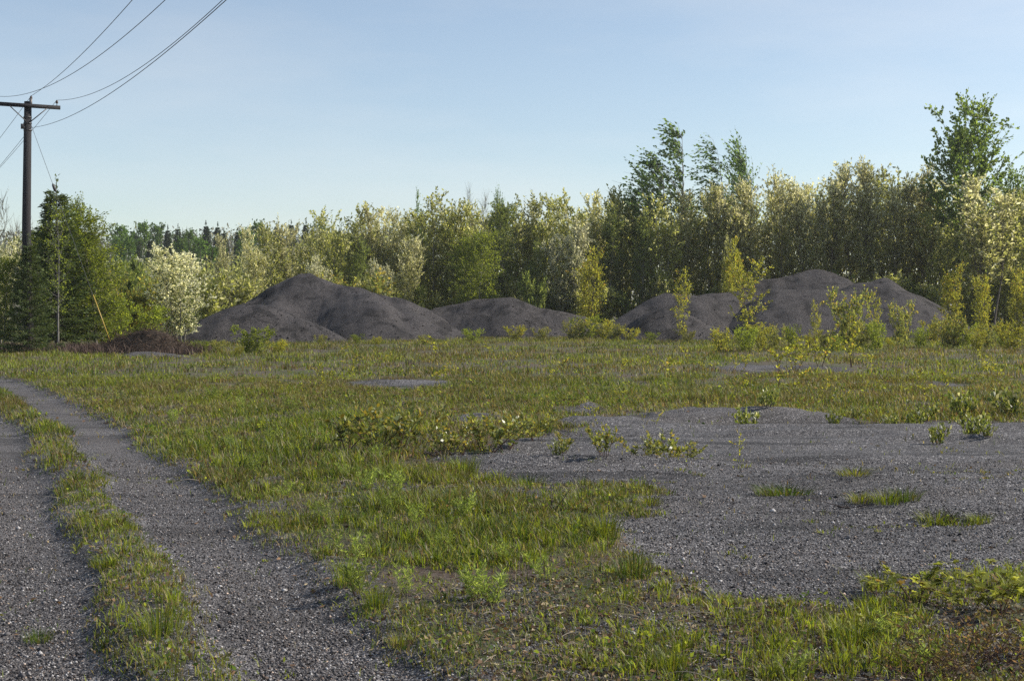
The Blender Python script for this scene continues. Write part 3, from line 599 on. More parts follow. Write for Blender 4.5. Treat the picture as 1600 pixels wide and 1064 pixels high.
# --- trees round the tallest pile
GF = 'trees at the front of the treeline'
front = [
 ('pale', 398, 356, 99, 'grey green flowering tree left of the peak of the tallest pile', .9), ('olive', 424, 352, 101, 'bushy olive tree just left of the tallest pile peak', .8), ('pale', 452, 346, 102, 'pale flowering tree directly above the tallest pile peak', .9),
 ('olive', 482, 352, 103, 'olive tree just right of the tallest pile peak', .9), ('blossom', 506, 402, 97, 'short white blossoming bush on the right flank of the tallest pile', .8), ('shrub', 545, 424, 96, 'low yellow green bush behind the ridge of the tallest pile', 1.4),
 ('olive', 520, 332, 106, 'tall olive tree where the high treeline begins', 1.), ('olive', 552, 322, 107, 'second tall olive tree from the left end of the high treeline', 1.), ('pale', 582, 322, 107, 'pale topped tree above the long ridge of the tallest pile', .9),
 ('green', 560, 375, 104, 'dark green tree in the shaded hollow above the tallest pile ridge', .8), ('pale', 612, 326, 108, 'flowering tree left of the bright green spike', .95), ('blossom', 597, 408, 98, 'white blossoming bush over the tail of the tallest pile', .65),
 ('pale', 640, 372, 101, 'broad flowering tree in front, above the gap between two piles', 1.), ('olive', 676, 305, 108, 'high olive tree right of the bright green spike', 1.), ('olive', 712, 315, 107, 'high olive tree left of the bare twig tops', .9),
 ('birch', 742, 362, 100, 'bright yellow green tree above the left face of the middle pile', 1.25), ('olive', 752, 318, 107, 'olive tree under the bare twig tops', .9), ('green', 790, 318, 105, 'dark tree above the crest of the middle pile', .85), ('olive', 820, 306, 108, 'high olive tree above the middle pile crest', .9),
 ('blossom', 884, 345, 101, 'silvery blossoming tree in front of dark trees right of the middle pile', .8), ('green', 835, 378, 101, 'short dark green tree behind the right end of the middle pile', .9), ('understory', 832, 428, 99, 'small grey green bush over the middle pile', .6),
 ('yellow', 918, 385, 98, 'leafy yellow sapling against the dark trees right of the middle pile', .95), ('olive', 858, 308, 108, 'pale olive treetop left of the silvery blossoming tree', .9), ('olive', 905, 305, 108, 'pale olive treetop above the leafy yellow sapling', .9),
 ('pale', 940, 302, 107, 'pale treetop midway between the piles', .9), ('green', 950, 330, 104, 'dark green tree above the gap between middle and right piles', .9), ('olive', 978, 298, 106, 'olive tree left of the first windblown poplar', .85),
 ('green', 1000, 340, 103, 'dark tree above the left end of the right piles', .8), ('olive', 1035, 310, 104, 'olive tree under the tallest windblown poplar', .9), ('pale', 1072, 296, 105, 'grey flowering tree below the windblown poplars', .9), ('olive', 1105, 296, 105, 'olive flowering tree below the middle windblown poplar', .85),
 ('stem', 1140, 290, 104, 'flowering tree below the right windblown poplar', .9), ('olive', 1142, 372, 99, 'small yellowish tree above the dip between the right piles', .5), ('stem', 1180, 284, 105, 'pale flowering tree just right of the windblown poplars', .8), ('stem', 1228, 268, 105, 'tall slim flowering tree above the left top of the broad pile', .75),
 ('stem', 1262, 284, 104, 'shorter flowering tree above the broad pile', .8), ('stem', 1298, 257, 105, 'tall pale flowering tree above the right top of the broad pile', .85), ('stem', 1338, 262, 105, 'tall pale tree right of the broad pile top', .8), ('stem', 1372, 252, 105, 'tallest pale flowering tree right of the broad pile', .8),
 ('stem', 1408, 284, 106, 'thin pale tree left of the big green poplar', .75), ('stem', 1432, 256, 108, 'silvery twiggy tree touching the left of the big green poplar', .8), ('olive', 1470, 330, 104, 'olive tree beneath the big green poplar', .8), ('green', 1500, 360, 103, 'dark green tree under the big green poplar', .7),
 ('stem', 1548, 274, 99, 'broad pale domed tree right of the big green poplar', 1.35), ('olive', 1592, 300, 101, 'olive tree at the right edge of the photo', .9), ('olive', 1640, 285, 103, None, 1.), ('pale', 1690, 270, 104, None, 1.), ('olive', 1740, 285, 104, None, 1.)]
seenl = set()
for k, px, top, Yd, lb, w in front:
    nm = {'pale': 'flowering_tree', 'stem': 'flowering_tree', 'olive': 'tree', 'green': 'tree', 'blossom': 'blossom_tree', 'birch': 'birch_tree', 'yellow': 'sapling', 'shrub': 'bush', 'understory': 'bush'}[k]
    c = 'bush' if nm == 'bush' or (lb and ' bush ' in lb) else ('sapling' if nm == 'sapling' else 'tree')
    place(k, px, top, Yd, lb or 'olive treetop standing just beyond the right edge of the photo', c, GF, nm, wide=w*(1.2 if k in ('pale', 'olive', 'stem') else 1.))
# --- tall poplars
Wn = (-.55, .1, -.05)
PR['poplar'] = [grow(501, 13, 2, .1, .8, .48, 24, 2.5, 'cone', 1.7, 6, 1.2, 11, .2, .12, .06, P_aspen, .35, lean=(-.03, 0), wind=(-.8, .1, -.05), tr=.012),
                grow(502, 13, 1, .1, .3, .5, 17, 2.5, 'cone', 1.4, 8, 1.3, 10, .2, .12, .06, P_aspen, .2, lean=(-.08, 0), wind=(-1.1, .1, -.3), tr=.012),
                grow(503, 13, 2, .1, .9, .5, 16, 2.5, 'cone', 1.9, 8, 1.5, 10, .2, .11, .06, P_aspen, .9, lean=(-.05, 0), wind=(-.5, .1, .1), tr=.012),
                grow(504, 15, 3, .14, .9, .28, 34, 3.2, 'egg', .7, 9, 1.1, 16, .21, .16, .1, pal(((.12, .2, .045), (.28, .36, .09))), .35, tr=.012)]
place('poplar', 1054, 192, 106, 'tallest windblown poplar, leafy and leaning left above the treeline', name='poplar_tree', var=0, rz=0, wide=1.)
place('poplar', 1008, 264, 107, 'shortest windblown poplar at the left of the leaning group', name='poplar_tree', var=0, rz=.3, wide=.9)
place('poplar', 1140, 214, 107, 'sparse windblown poplar curling left in the middle of the leaning group', name='poplar_tree', var=1, rz=0, wide=.9)
place('poplar', 1186, 212, 107, 'feathery windblown poplar at the right of the leaning group', name='poplar_tree', var=2, rz=0, wide=.95)
place('poplar', 1500, 154, 106, 'big full green poplar towering at the right of the treeline', name='poplar_tree', var=3, rz=0, wide=.98)
place('poplar', 1596, 262, 108, 'green poplar cut by the right edge of the photo', name='poplar_tree', var=3, rz=2, wide=.8)
place('poplar', 653, 296, 110, 'slim bright green spike of a poplar above the left treeline', name='poplar_tree', var=0, rz=2, wide=.28)
place('poplar', 786, 294, 110, 'small green poplar top poking above the treeline over the middle pile', name='poplar_tree', var=2, rz=1, wide=.4)
place('bare', 735, 290, 109, 'bare twiggy treetop right of the bright green spike', name='bare_tree', wide=.6)
place('bare', 752, 300, 109, 'shorter bare twiggy treetop left of the small poplar top', name='bare_tree', wide=.5)
# --- second and third rows, only tops and gaps show
sil = [(330, 385), (400, 372), (440, 362), (500, 352), (520, 340), (560, 328), (620, 330), (680, 314), (720, 322), (800, 312), (900, 314), (990, 304), (1060, 296), (1150, 292), (1190, 290), (1230, 276), (1300, 268), (1370, 262), (1440, 272), (1500, 280), (1600, 282), (1800, 282)]
rb = random.Random(3)
ZN = [(470, 'above the tallest gravel pile'), (680, 'above the tail of the tallest pile'), (860, 'above the middle gravel pile'), (1010, 'over the gap between the piles'), (1200, 'around the windblown poplars'), (1420, 'above the broad right pile'), (1605, 'around the big green poplar'), (9999, 'beyond the right edge of the photo')]
for row, (Yd, dt, step) in enumerate(((112, 5, 36),)):
    px = 400+row*15
    while px < 1790:
        top = np.interp(px, *zip(*sil))+dt+rb.uniform(-4, 12)
        k = rb.choice(['olive', 'olive', 'olive', 'pale', 'pale', 'green']) if px < 1180 else rb.choice(['pale', 'pale', 'olive'])
        z = next(n for m, n in ZN if px < m); w = {'olive': 'olive', 'pale': 'pale flowering', 'green': 'dark green'}[k]
        place(k, px+rb.uniform(-7, 7), top, Yd+rb.uniform(-1.5, 1.5), f'{w} treetop in the rear rows {z}', 'tree', f'rear row {w} trees {z}', 'tree', wide=1.1)
        px += step
# --- undergrowth along the forest foot
px = 560
while px < 1760:
    z = next(n for m, n in ZN if px < m)
    place('understory', px, rb.uniform(425, 460), rb.uniform(101, 104), f'dark bush in the shade at the forest foot {z}', 'bush', f'undergrowth bushes {z}', 'bush', wide=rb.uniform(.8, 1.2))
    px += 38
# --- the deep wood behind
def deep_wood():
    g = np.random.default_rng(21); b = MB(); n = 80000
    x = g.uniform(-34, 62, n); y = g.uniform(119, 128, n)
    px = 800+x/y*FPX; top = CAMH+(486-(np.interp(px, *zip(*sil))+16))*y/FPX
    z = .5+(top-1)*g.random(n)**.9*(.8+.3*vn(x*.6, y, 5))
    c = mixc(g, n, (.2, .22, .085), (.38, .39, .16)); s = g.uniform(.2, .4, n)
    b.leaves(np.stack([x, y, z], -1), g.normal(size=(n, 3))+[0, 0, .6], s, s*.5, c, g)
    for i in range(260):
        xx = g.uniform(-34, 62); yy = g.uniform(119, 128); hh = g.uniform(5, 8)
        b.tube([(xx, yy, 0), (xx+g.normal()*.2, yy, hh*.5), (xx+g.normal()*.3, yy, hh)], [.09, .06, .02], 4, (.09, .08, .065))
    tag(link('woodland', b.mesh('woodland', M_leaf)), 'dense shaded wood filling in behind the treeline', 'woodland', None, 'stuff')
    # far hill
    b = MB(); n = 36000
    x = g.uniform(-190, -20, n); y = g.uniform(300, 380, n); gz = hill(x, y)
    z = gz+(9+4*vn(x*.12, y*.12, 9))*g.random(n)**.8
    c = np.where((g.random(n) < .5)[:, None], mixc(g, n, (.035, .055, .022), (.075, .1, .035)), mixc(g, n, (.12, .11, .085), (.2, .18, .14))); s = g.uniform(.5, 1., n)
    b.leaves(np.stack([x, y, z], -1), g.normal(size=(n, 3))+[0, 0, .8], s, s*.5, c, g)
    for i in range(1700):
        xx = g.uniform(-190, -20); yy = g.uniform(330, 385); gg = float(hill(np.array(xx), np.array(yy))); hh = g.uniform(10.5, 14.2)
        b.tube([(xx, yy, gg), (xx+g.normal()*.3, yy, gg+hh*.6), (xx+g.normal()*.8, yy, gg+hh)], [.12, .08, .02], 3, np.array((.2, .18, .165))*g.uniform(.7, 1.1))
    tag(link('far_woodland', b.mesh('far_woodland', M_leaf)), 'grey bare and dark green wood covering the distant hill', 'woodland', None, 'stuff')
deep_wood()
FH = 'trees on the distant hill'
far = [('fir', -15, 345, 250), ('hillgreen', 188, 352, 240), ('hillgreen', 222, 348, 250), ('fir', 262, 354, 250), ('fir', 278, 352, 262), ('hillgreen', 248, 350, 262), ('hillgreen', 296, 360, 255), ('fir', 322, 347, 250), ('fir', 340, 349, 258), ('hillgreen', 312, 370, 215),
       ('hillgreen', 198, 366, 205), ('fir', 214, 362, 230), ('fir', 372, 356, 240), ('hillgreen', 402, 346, 250), ('hillgreen', 384, 360, 230), ('fir', 455, 345, 260), ('fir', 478, 345, 255), ('fir', 432, 349, 265), ('hillgreen', 285, 372, 220), ('fir', 235, 370, 225), ('fir', 350, 358, 235), ('hillgreen', 338, 385, 190), ('hillgreen', 500, 350, 260), ('fir', 418, 352, 250)]
far.sort(key=lambda a: a[1])
spots = ['at the left edge of the photo behind the pole', 'right of the leafy birch, tall', 'right of the leafy birch, low and round', 'third from the leafy birch', 'fourth from the leafy birch', 'left of the notch over the white bush', 'just left above the white blossoming bush', 'over the left of the white bush', 'over the middle of the white bush',
         'low over the white bush top', 'over the right of the white bush', 'bright above the right of the white bush', 'tall right of the white bush', 'low bright right of the white bush', 'tall above the gap right of the white bush', 'above the low olive bush', 'above the pale tree right of the white bush', 'left of the grey bare skyline trees',
         'under the grey bare skyline trees', 'right of the grey bare skyline trees', 'just left of the tallest pile peak', 'above the tallest pile peak', 'just right of the tallest pile peak', 'beside the start of the high treeline']
for (k, px, top, Yd), sp in zip(far, spots):
    place(k, px, top, Yd, ('distant dark conifer ' if k == 'fir' else 'distant rounded green tree ')+sp, 'tree', FH, 'conifer_tree' if k == 'fir' else 'tree', wide=.8 if k == 'fir' else .75)

# --- saplings and shrubs before the right piles
SG = 'yellow green saplings before the right piles'
sap = [('tallyellow', 1176, 402, 74, 'tall yellow green sapling in front of the dip between the right piles', 1.6), ('tallyellow', 1065, 420, 80, 'slim yellow sapling rising from the small pointed mound', 1.05), ('yellow', 1144, 372, 97, 'broad yellow sapling behind the gravel between the right piles', .8), ('tallyellow', 1272, 468, 62, 'leafy yellow sapling before the broad pile', .9), ('shrub', 1330, 450, 66, 'grey green open sapling before the middle of the broad pile', .9), ('tallyellow', 1368, 454, 68, 'slender yellow sapling before the right half of the broad pile', .7), ('shrub', 1408, 470, 70, 'small olive sapling at the right foot of the broad pile', .7), ('yellow', 1490, 412, 82, 'largest yellow bush tree right of the broad pile', 1.1), ('yellow', 1535, 430, 84, 'yellow sapling right of the largest yellow bush tree', 1.), ('yellow', 1592, 418, 80, 'yellow sapling at the right photo edge', 1.), ('yellow', 1640, 425, 80, 'yellow sapling just outside the right photo edge', 1.)]
for k, px, top, Yd, lb, w in sap: place(k, px, top, Yd, lb, 'sapling', SG, 'sapling', wide=w*.85, var=1 if k == 'shrub' else None)
px = 1125; j = 0
while px < 1720:
    top = rb.uniform(492, 527) if px < 1440 else rb.uniform(482, 515); Yd = rb.uniform(58, 76)
    place('shrub', px, top, Yd, ('bushy yellow green shrub' if j % 3 == 0 else 'mixed olive shrub' if j % 3 == 1 else 'bright green shrub')+' in the thicket along the foot of the right piles', 'shrub', 'thicket shrubs by the right piles', 'shrub', var=j % 6, wide=rb.uniform(.8, 1.3))
    px += rb.uniform(16, 29); j += 1
for px, top, Yd, lb in [(893, 500, 82, 'yellow bush left of the gap before the right piles'), (915, 492, 84, 'taller yellow bush in the gap before the right piles'), (938, 497, 82, 'yellow bush touching the left of the right piles'), (958, 505, 80, 'low yellow bush at the left foot of the right piles'), (1020, 518, 76, 'grey green bush at the foot of the small pointed mound'), (985, 512, 78, 'thin shrub left of the small pointed mound'), (1075, 515, 76, 'low bush right of the small pointed mound foot'),
                        (395, 508, 55, 'yellowish shrub before the low left mound'), (432, 528, 56, 'short shrub right of the yellowish shrub by the left mound'), (345, 530, 57, 'olive shrub at the left foot of the low left mound'), (312, 532, 58, 'wiry shrub between the white bush and the low left mound'), (370, 540, 53, 'low shrub before the low left mound'), (500, 522, 70, 'small shrub at the foot of the tallest pile, left'), (560, 521, 72, 'small shrub at the foot of the tallest pile, middle'), (590, 524, 70, 'tiny shrub at the foot of the tallest pile, right of middle'),
                        (665, 522, 70, 'dark green shrub at the right foot of the tallest pile'), (740, 512, 76, 'yellow shrub before the left face of the middle pile'), (805, 508, 80, 'shrub before the crest of the middle pile'), (845, 510, 82, 'shrub at the right foot of the middle pile')]:
    place('shrub', px, top, Yd, lb, 'shrub', 'small shrubs before the piles', 'shrub', wide=1.35)

# --- plants in the field
PL = {'willow': [plant(600+i, .45, 6, .8, 20, .06, .034, P_willow, 1., 1, M_gloss) for i in range(4)],
      'clump': [plant(620+i, .27, 12, .9, 20, .065, .036, pal(((.13, .18, .04), (.28, .31, .09)), ((.4, .4, .26), (.55, .55, .4)), .04, .25), 1., 0, M_gloss, .05) for i in range(3)],
      'sapling': [plant(640+i, .7, 1, .25, 34, .06, .036, P_yellow, 1., 1, M_leaf, .2) for i in range(3)],
      'weed': [plant(660+i, .36, 5+i, .4, 60, .06, .009, P_weed, 1., 0, M_leaf, .1, .003) for i in range(5)],
      'maple': [plant(680+i, .35, 5, .6, 9, .05, .022, pal(((.22, .26, .045), (.42, .42, .1)), ((.22, .14, .04), (.3, .2, .06)), .08, .1), 1., 1, M_leaf, .5, .005, lobes=5) for i in range(3)],
      'bramble': [plant(700+i, .5, 18, 1.3, 8, .035, .014, pal(((.1, .085, .03), (.17, .13, .05)), ((.16, .09, .05), (.22, .13, .08)), .3, .3), .9, 1, M_leaf, .2, .004) for i in range(2)],
      'tuft': [], 'bigshrub': [plant(720+i, 1.2, 3, .35, 30, .07, .045, P_yellow, 1., 1, M_leaf, .25, .01) for i in range(3)]}
def tuft(seed, cols):
    g = np.random.default_rng(seed); b = MB(); n = 150; a = g.random(n)*6.28; q = np.sqrt(g.random(n))*.16
    pos = np.stack([np.cos(a)*q, np.sin(a)*q, np.full(n, -.01)], -1)
    b.blades(pos, a, np.abs(g.normal(.25, .2, n)), g.uniform(.1, .26, n), g.uniform(.004, .009, n), np.abs(g.normal(.15, .15, n)), pick(g, n, cols), g)
    return None, b.mesh('tuft', M_grass), .25
PL['tuft'] = [tuft(740, {'fresh': 1, 'deep': .3, 'olive': .3}), tuft(741, {'fresh': .7, 'olive': .6, 'straw': .2}), tuft(742, {'deep': 1, 'olive': .7})]
pc = {}
def field(kind, px, py, hpx, label, cat, group, name, wide=1., var=None):
    x, y = ground(px, py); z = float(height(np.array([x]), np.array([y]))[0])
    i = pc.get(kind, 0) if var is None else var; pc[kind] = pc.get(kind, 0)+1
    st, fo, H = PL[kind][i % len(PL[kind])]; s = hpx*y/FPX/H; w = s*wide; rz = (px*7+py) % 6.28
    if st is None:
        o = link(name, fo, None, (x, y, z)); o.scale = (w, w, s); o.rotation_euler = (0, 0, rz); return tag(o, label, cat, group)
    r = thing(name, (x, y, z-.01), label, cat, group, rz, (w, w, s)); link('stems', st, r); link('foliage', fo, r); return r
G1 = 'glossy willow shrubs at the edge of the gravel clearing'
for a in [(545, 702, 72, 'broad leafy willow shrub at the left end of the shrub row', 1.1), (585, 706, 70, 'dense olive willow shrub second in the shrub row', 1.1), (622, 700, 74, 'dense yellowish willow shrub before the small bare patch', 1.), (655, 694, 62, 'open willow shrub at the right of the dense pair', 1.), (690, 708, 55, 'dark stemmed willow shrub at the left tip of the clearing', 1.1), (722, 706, 58, 'willow shrub with pale leaves behind the tall grass tuft', 1.1),
          (760, 702, 62, 'arching willow shrub left of the open gravel', 1.2), (795, 698, 58, 'spreading willow shrub by the upper rim of the clearing', 1.2), (835, 690, 50, 'low willow shrub right of the spreading one', 1.1), (880, 702, 36, 'tiny willow shrub alone on the upper gravel', 1.), (945, 722, 50, 'compact bright willow shrub out on the gravel', 1.), (1005, 716, 36, 'low sprawling willow shrub left of the reddish one', 1.6), (1042, 712, 58, 'reddish tipped willow shrub in the middle of the gravel', 1.1),
          (1075, 708, 34, 'flat willow shrub right of the reddish tipped one', 1.5)]:
    field('willow', a[0], a[1], a[2], a[3], 'shrub', G1, 'willow_shrub', a[4]*.85)
G2 = 'small leafy clumps along the upper rim of the clearing'
for a in [(1167, 663, 36, 'bright leafy clump at the upper left rim of the clearing', 1.1), (1200, 656, 30, 'leafy clump just right of the bright rim clump', 1.), (1304, 666, 28, 'narrow leafy clump alone on the rim', .8), (1335, 657, 22, 'tiny leafy clump right of the narrow one', 1.), (1390, 664, 26, 'small leafy clump left of three on the rim', 1.), (1422, 664, 32, 'leafy clump in the middle of three on the rim', 1.), (1446, 658, 30, 'wide leafy clump at the right of three on the rim', 1.2), (1463, 692, 34, 'pale leafy clump standing out on the bare gravel', .9),
          (1521, 680, 36, 'round dark leafy clump on the gravel at far right', 1.1), (1543, 686, 24, 'small leafy clump beside the round dark one', 1.), (1504, 654, 44, 'taller pale leaved clump on the rim at far right', .9), (1580, 654, 42, 'pale leaved clump at the right photo edge', 1.1), (870, 722, 26, 'little leafy clump on the gravel left of centre', .9)]:
    field('clump', a[0], a[1], a[2], a[3], 'plant', G2, 'leafy_plant', a[4]*.62)
G3 = 'thin saplings in the field'
for a in [(935, 668, 34, 'thin sapling left on the upper gravel', 1.), (1024, 668, 26, 'tiny sapling behind the reddish willow', .9), (1156, 715, 46, 'slim yellow sapling alone on the open gravel', .8), (1215, 612, 66, 'wiry brown stemmed sapling in the grass', 1.2), (1236, 622, 46, 'short sapling by the wiry one', 1.2), (1480, 606, 44, 'bushy sapling in the far right grass', 1.2), (968, 596, 34, 'small sapling in the central grass', 1.3), (1050, 598, 40, 'thin sapling in the grass above the clearing', 1.4), (505, 610, 40, 'thin pale sapling left of the small bare patch', 1.),
          (1095, 600, 30, 'low sapling in the grass, right of centre', 1.4), (930, 718, 52, 'upright sapling behind the compact bright willow', .6), (240, 610, 0, None, 1)][:-1]:
    field('sapling', a[0], a[1], a[2], a[3], 'sapling', G3, 'sapling', a[4])
for a in [(1330, 574, 80, 'dark stemmed leafy sapling standing clear before the thicket', 1.), (1282, 578, 74, 'bright bushy sapling left of the dark stemmed one', 1.3), (1243, 585, 60, 'red brown twiggy sapling before the thicket', 1.2), (1540, 590, 44, 'sapling in the grass before the thicket at right', 1.2), (1135, 560, 46, 'sapling at the left end of the thicket', 1.3), (325, 590, 0, None, 1)][:-1]:
    field('bigshrub', a[0], a[1], a[2], a[3], 'sapling', 'saplings before the thicket', 'sapling', a[4])
rs = random.Random(12)
for q in range(46):
    py = rs.uniform(556, 640); px = rs.uniform(840, 1600) if q % 3 else rs.uniform(420, 840)
    z = 'to the right before the thicket' if px > 1150 else 'in the middle of the field' if px > 840 else 'left of the small bare patch'
    field('sapling', px, py, rs.uniform(14, 34), f'little yellow green sprig in the grass {z}', 'sprig', f'sprigs in the grass {z}', 'sprig', rs.uniform(1, 1.7))
G4 = 'feathery weeds in the field'
wl = [(505, 735), (540, 745), (575, 765), (620, 775), (610, 800), (520, 855), (555, 875), (500, 820), (770, 945), (745, 935), (720, 742), (355, 705), (300, 690), (420, 690), (650, 820), (470, 700), (640, 930), (690, 860), (270, 660), (395, 740), (445, 775), (850, 905), (785, 880), (725, 810), (590, 720), (505, 690), (380, 640), (455, 640), (330, 625), (560, 930), (1440, 1045), (1240, 1060), (1390, 1010)]
lm = ['near the wheel rut', 'left of the willow row', 'in the middle of the grass', 'by the lower gravel rim', 'in the foreground grass']
for q, (px, py) in enumerate(wl):
    z = lm[4] if py > 900 else lm[0] if px < 420 else lm[1] if py < 760 and px < 620 else lm[3] if px > 700 else lm[2]
    field('weed', px, py, max(24, (py-486)*(.09+.05*((px*31+py*17) % 97)/97)), f'feathery light green weed {z}', 'weed', G4+' '+z, 'weed', 1.1)
G5 = 'maple seedlings in the lower right'
for a in [(1372, 928, 54, 'broad leaved maple seedling with a dark dead stub', 1.1), (1432, 945, 60, 'maple seedling right of the dark stub', 1.2), (1470, 950, 52, 'low maple seedling among the brush', 1.3), (1520, 955, 66, 'tall maple seedling over the brown bramble', 1.2), (1565, 960, 78, 'maple seedling with orange top leaves', 1.1), (1592, 930, 52, 'maple seedling at the right photo edge', 1.1), (1415, 985, 44, 'small maple seedling in the lower grass', 1.2), (1345, 1000, 36, 'tiny maple seedling beside straw', 1.2)]:
    field('maple', a[0], a[1], a[2], a[3], 'seedling', G5, 'maple_seedling', a[4])
for a in [(1500, 1040, 95, 'brown twiggy bramble in the bottom right corner', 1.2), (1575, 1030, 110, 'largest brown bramble at the right photo edge', 1.2), (1445, 1060, 70, 'low brown bramble left of the corner', 1.3), (1560, 1085, 95, 'brown bramble cut by the bottom edge', 1.2)]:
    field('bramble', a[0], a[1], a[2], a[3], 'bramble', 'brambles in the corner', 'bramble', a[4])
G6 = 'separate grass tufts standing on gravel'
for a in [(1230, 774, 26, 'wide dark grass tuft on the open gravel', 2.2, 2), (1205, 770, 20, 'dark grass tuft at the left end of the wide tuft', 2., 2), (1335, 752, 14, 'short reddish green tuft behind the wide dark tuft', 3., 1), (1345, 785, 20, 'sparse grass tuft left on the gravel ridge', 1.6, 1), (1385, 786, 24, 'bright grass tuft in the middle of the gravel ridge', 1.8, 0), (1412, 784, 28, 'dark grass tuft on the gravel ridge', 1.4, 2), (1462, 800, 26, 'bright grass tuft at the right of the gravel ridge', 1.8, 0), (1500, 802, 24, 'wide bright tuft right on the gravel ridge', 2., 0), (1530, 800, 18, 'small bright tuft ending the gravel ridge', 1.5, 0),
          (725, 742, 40, 'tall upright tuft in front of the willow row', .9, 0), (825, 748, 30, 'dull grass tuft on the left tip of the clearing', 1.4, 2), (845, 672, 26, 'upright grass tuft on the upper rim', 1.3, 2), (165, 890, 22, 'small flat tuft on the left wheel rut', 1.6, 0), (60, 985, 22, 'low tuft in the left wheel rut', 1.5, 2), (990, 905, 50, 'tall bluish grass tuft at the lower gravel rim', .9, 2), (945, 840, 52, 'tall bright tuft at the lower left gravel rim', .7, 0), (1015, 785, 20, 'thin pale tuft in the gravel left of centre', 1.6, 1), (985, 792, 16, 'low pale tuft beside the grass tongue', 1.8, 1),
          (250, 1000, 62, 'large bright tuft in the strip between the ruts', .9, 0), (545, 915, 50, 'dense bright tuft at the rim of the right rut', .8, 0), (590, 950, 44, 'tuft leaning over the right wheel rut', .8, 0), (625, 1005, 30, 'thin tuft growing in the right wheel rut', 1., 1), (1375, 918, 36, 'bright tuft under the dark dead stub', 1.2, 0), (1335, 1010, 50, 'bright tuft among straw at the lower right', .9, 0), (1050, 1050, 44, 'bright tuft at the bottom edge', 1., 0)]:
    field('tuft', a[0], a[1], a[2], a[3], 'grass tuft', G6, 'grass_tuft', a[4], a[5])
def dead_stems(px, py, n, hpx, wpx, label, name, seed, parent=None):
    g = np.random.default_rng(seed); x, y = ground(px, py); s = y/FPX; z = float(height(np.array([x]), np.array([y]))[0]); b = MB()
    for i in range(n):
        a = g.random()*6.28; L = hpx*s*g.uniform(.5, 1.2); d = np.array([math.cos(a)*wpx/hpx*g.uniform(.2, 1), math.sin(a)*.5, g.uniform(.35, 1)]); t = np.linspace(0, 1, 6)[:, None]
        p = np.array([g.normal()*wpx*s*.12, g.normal()*.05, -.01])+d*L*t+g.normal(size=3)*L*.12*t*t
        b.tube(p, np.linspace(.006, .002, 6), 4, np.array((.05, .04, .038))*g.uniform(.6, 2))
    o = link(name, b.mesh(name, M_bark, True), None, (x, y, z)); return tag(o, label, 'dead branch')
dead_stems(1490, 800, 14, 34, 70, 'dark dead branches leaning over the tufts on the gravel ridge', 'dead_branch', 1)
dead_stems(1330, 790, 9, 18, 70, 'fallen dead twigs at the left of the gravel ridge', 'dead_branch', 2)
dead_stems(1365, 905, 3, 46, 4, 'single dark dead stub beside the maple seedling', 'dead_branch', 3)
dead_stems(1222, 590, 6, 60, 40, 'leaning bare brown branches before the thicket', 'dead_branch', 4)
dead_stems(705, 716, 14, 40, 70, 'tangle of dark stems under the willow row', 'dead_branch', 5)
dead_stems(865, 800, 10, 40, 40, 'thin dead stalks at the grass tongue', 'dead_branch', 6)

# --- brush heap under the white bush
def brush():
    g = np.random.default_rng(31); x, y, _ = at(222, 550, 57.6); z = 0
    r = thing('brush_heap', (x, y, z), 'brown heap of old brush and soil left of the white bush', 'brush heap')
    n = 44; X, Y = np.meshgrid(np.linspace(-2.3, 2.6, n), np.linspace(-1.3, 1.8, n))
    Z = 1.0*np.exp(-((X-.5)/1.25)**2-(Y/.8)**2)+.45*np.exp(-((X+1.1)/1.)**2-(Y/.7)**2)+(fbm(X*3+5, Y*3, 91)-.5)*.3-.12
    ii = np.arange((n-1)*n).reshape(n-1, n)[:, :-1].ravel(); F = np.stack([ii, ii+1, ii+n+1, ii+n], -1); F = F[Z.ravel()[F].max(1) > -.1]; u, inv = np.unique(F, return_inverse=True)
    b = MB(); b.add(np.stack([X, Y, Z], -1).reshape(-1, 3)[u], inv.reshape(-1, 4), None, (.05, .037, .027)); link('soil', b.mesh('soil', M_bark, True), r)
    b = MB()
    for i in range(1100):
        px, py = g.uniform(-2.2, 2.4), g.uniform(-1.1, .9); h = 1.0*math.exp(-((px-.5)/1.25)**2-(py/.8)**2)+.45*math.exp(-((px+1.1)/1.)**2-(py/.7)**2)-.12
        d = nrm(g.normal(size=3)*[1, .7, .4]+[0, 0, .45]); L = g.uniform(.15, .6); p = np.array([px, py, h])
        b.tube([p, p+d*L*.5, p+d*L+g.normal(size=3)*.06], [.011, .008, .004], 3, np.array((.075, .05, .036))*g.uniform(.5, 1.7))
    link('twigs', b.mesh('twigs', M_bark), r)
brush()
def bank():
    g = np.random.default_rng(33); b = MB(); n = 9000
    x = g.uniform(-26, -12.5, n); y = g.uniform(56, 62, n); pxx = 800+x/y*FPX
    k = (pxx < 330); x, y = x[k], y[k]; n = len(x); a = g.random(n)*6.28
    b.blades(np.stack([x, y, height(x, y)], -1), a, np.abs(g.normal(.2, .25, n)), g.uniform(.15, .5, n), g.uniform(.012, .03, n), np.abs(g.normal(.2, .2, n)), mixc(g, n, (.07, .045, .035), (.2, .14, .11)), g)
    tag(link('dry_weeds', b.mesh('dry_weeds', M_dry)), 'reddish brown dry weeds under the spruce at the field edge', 'dry weeds', None, 'stuff')
bank()

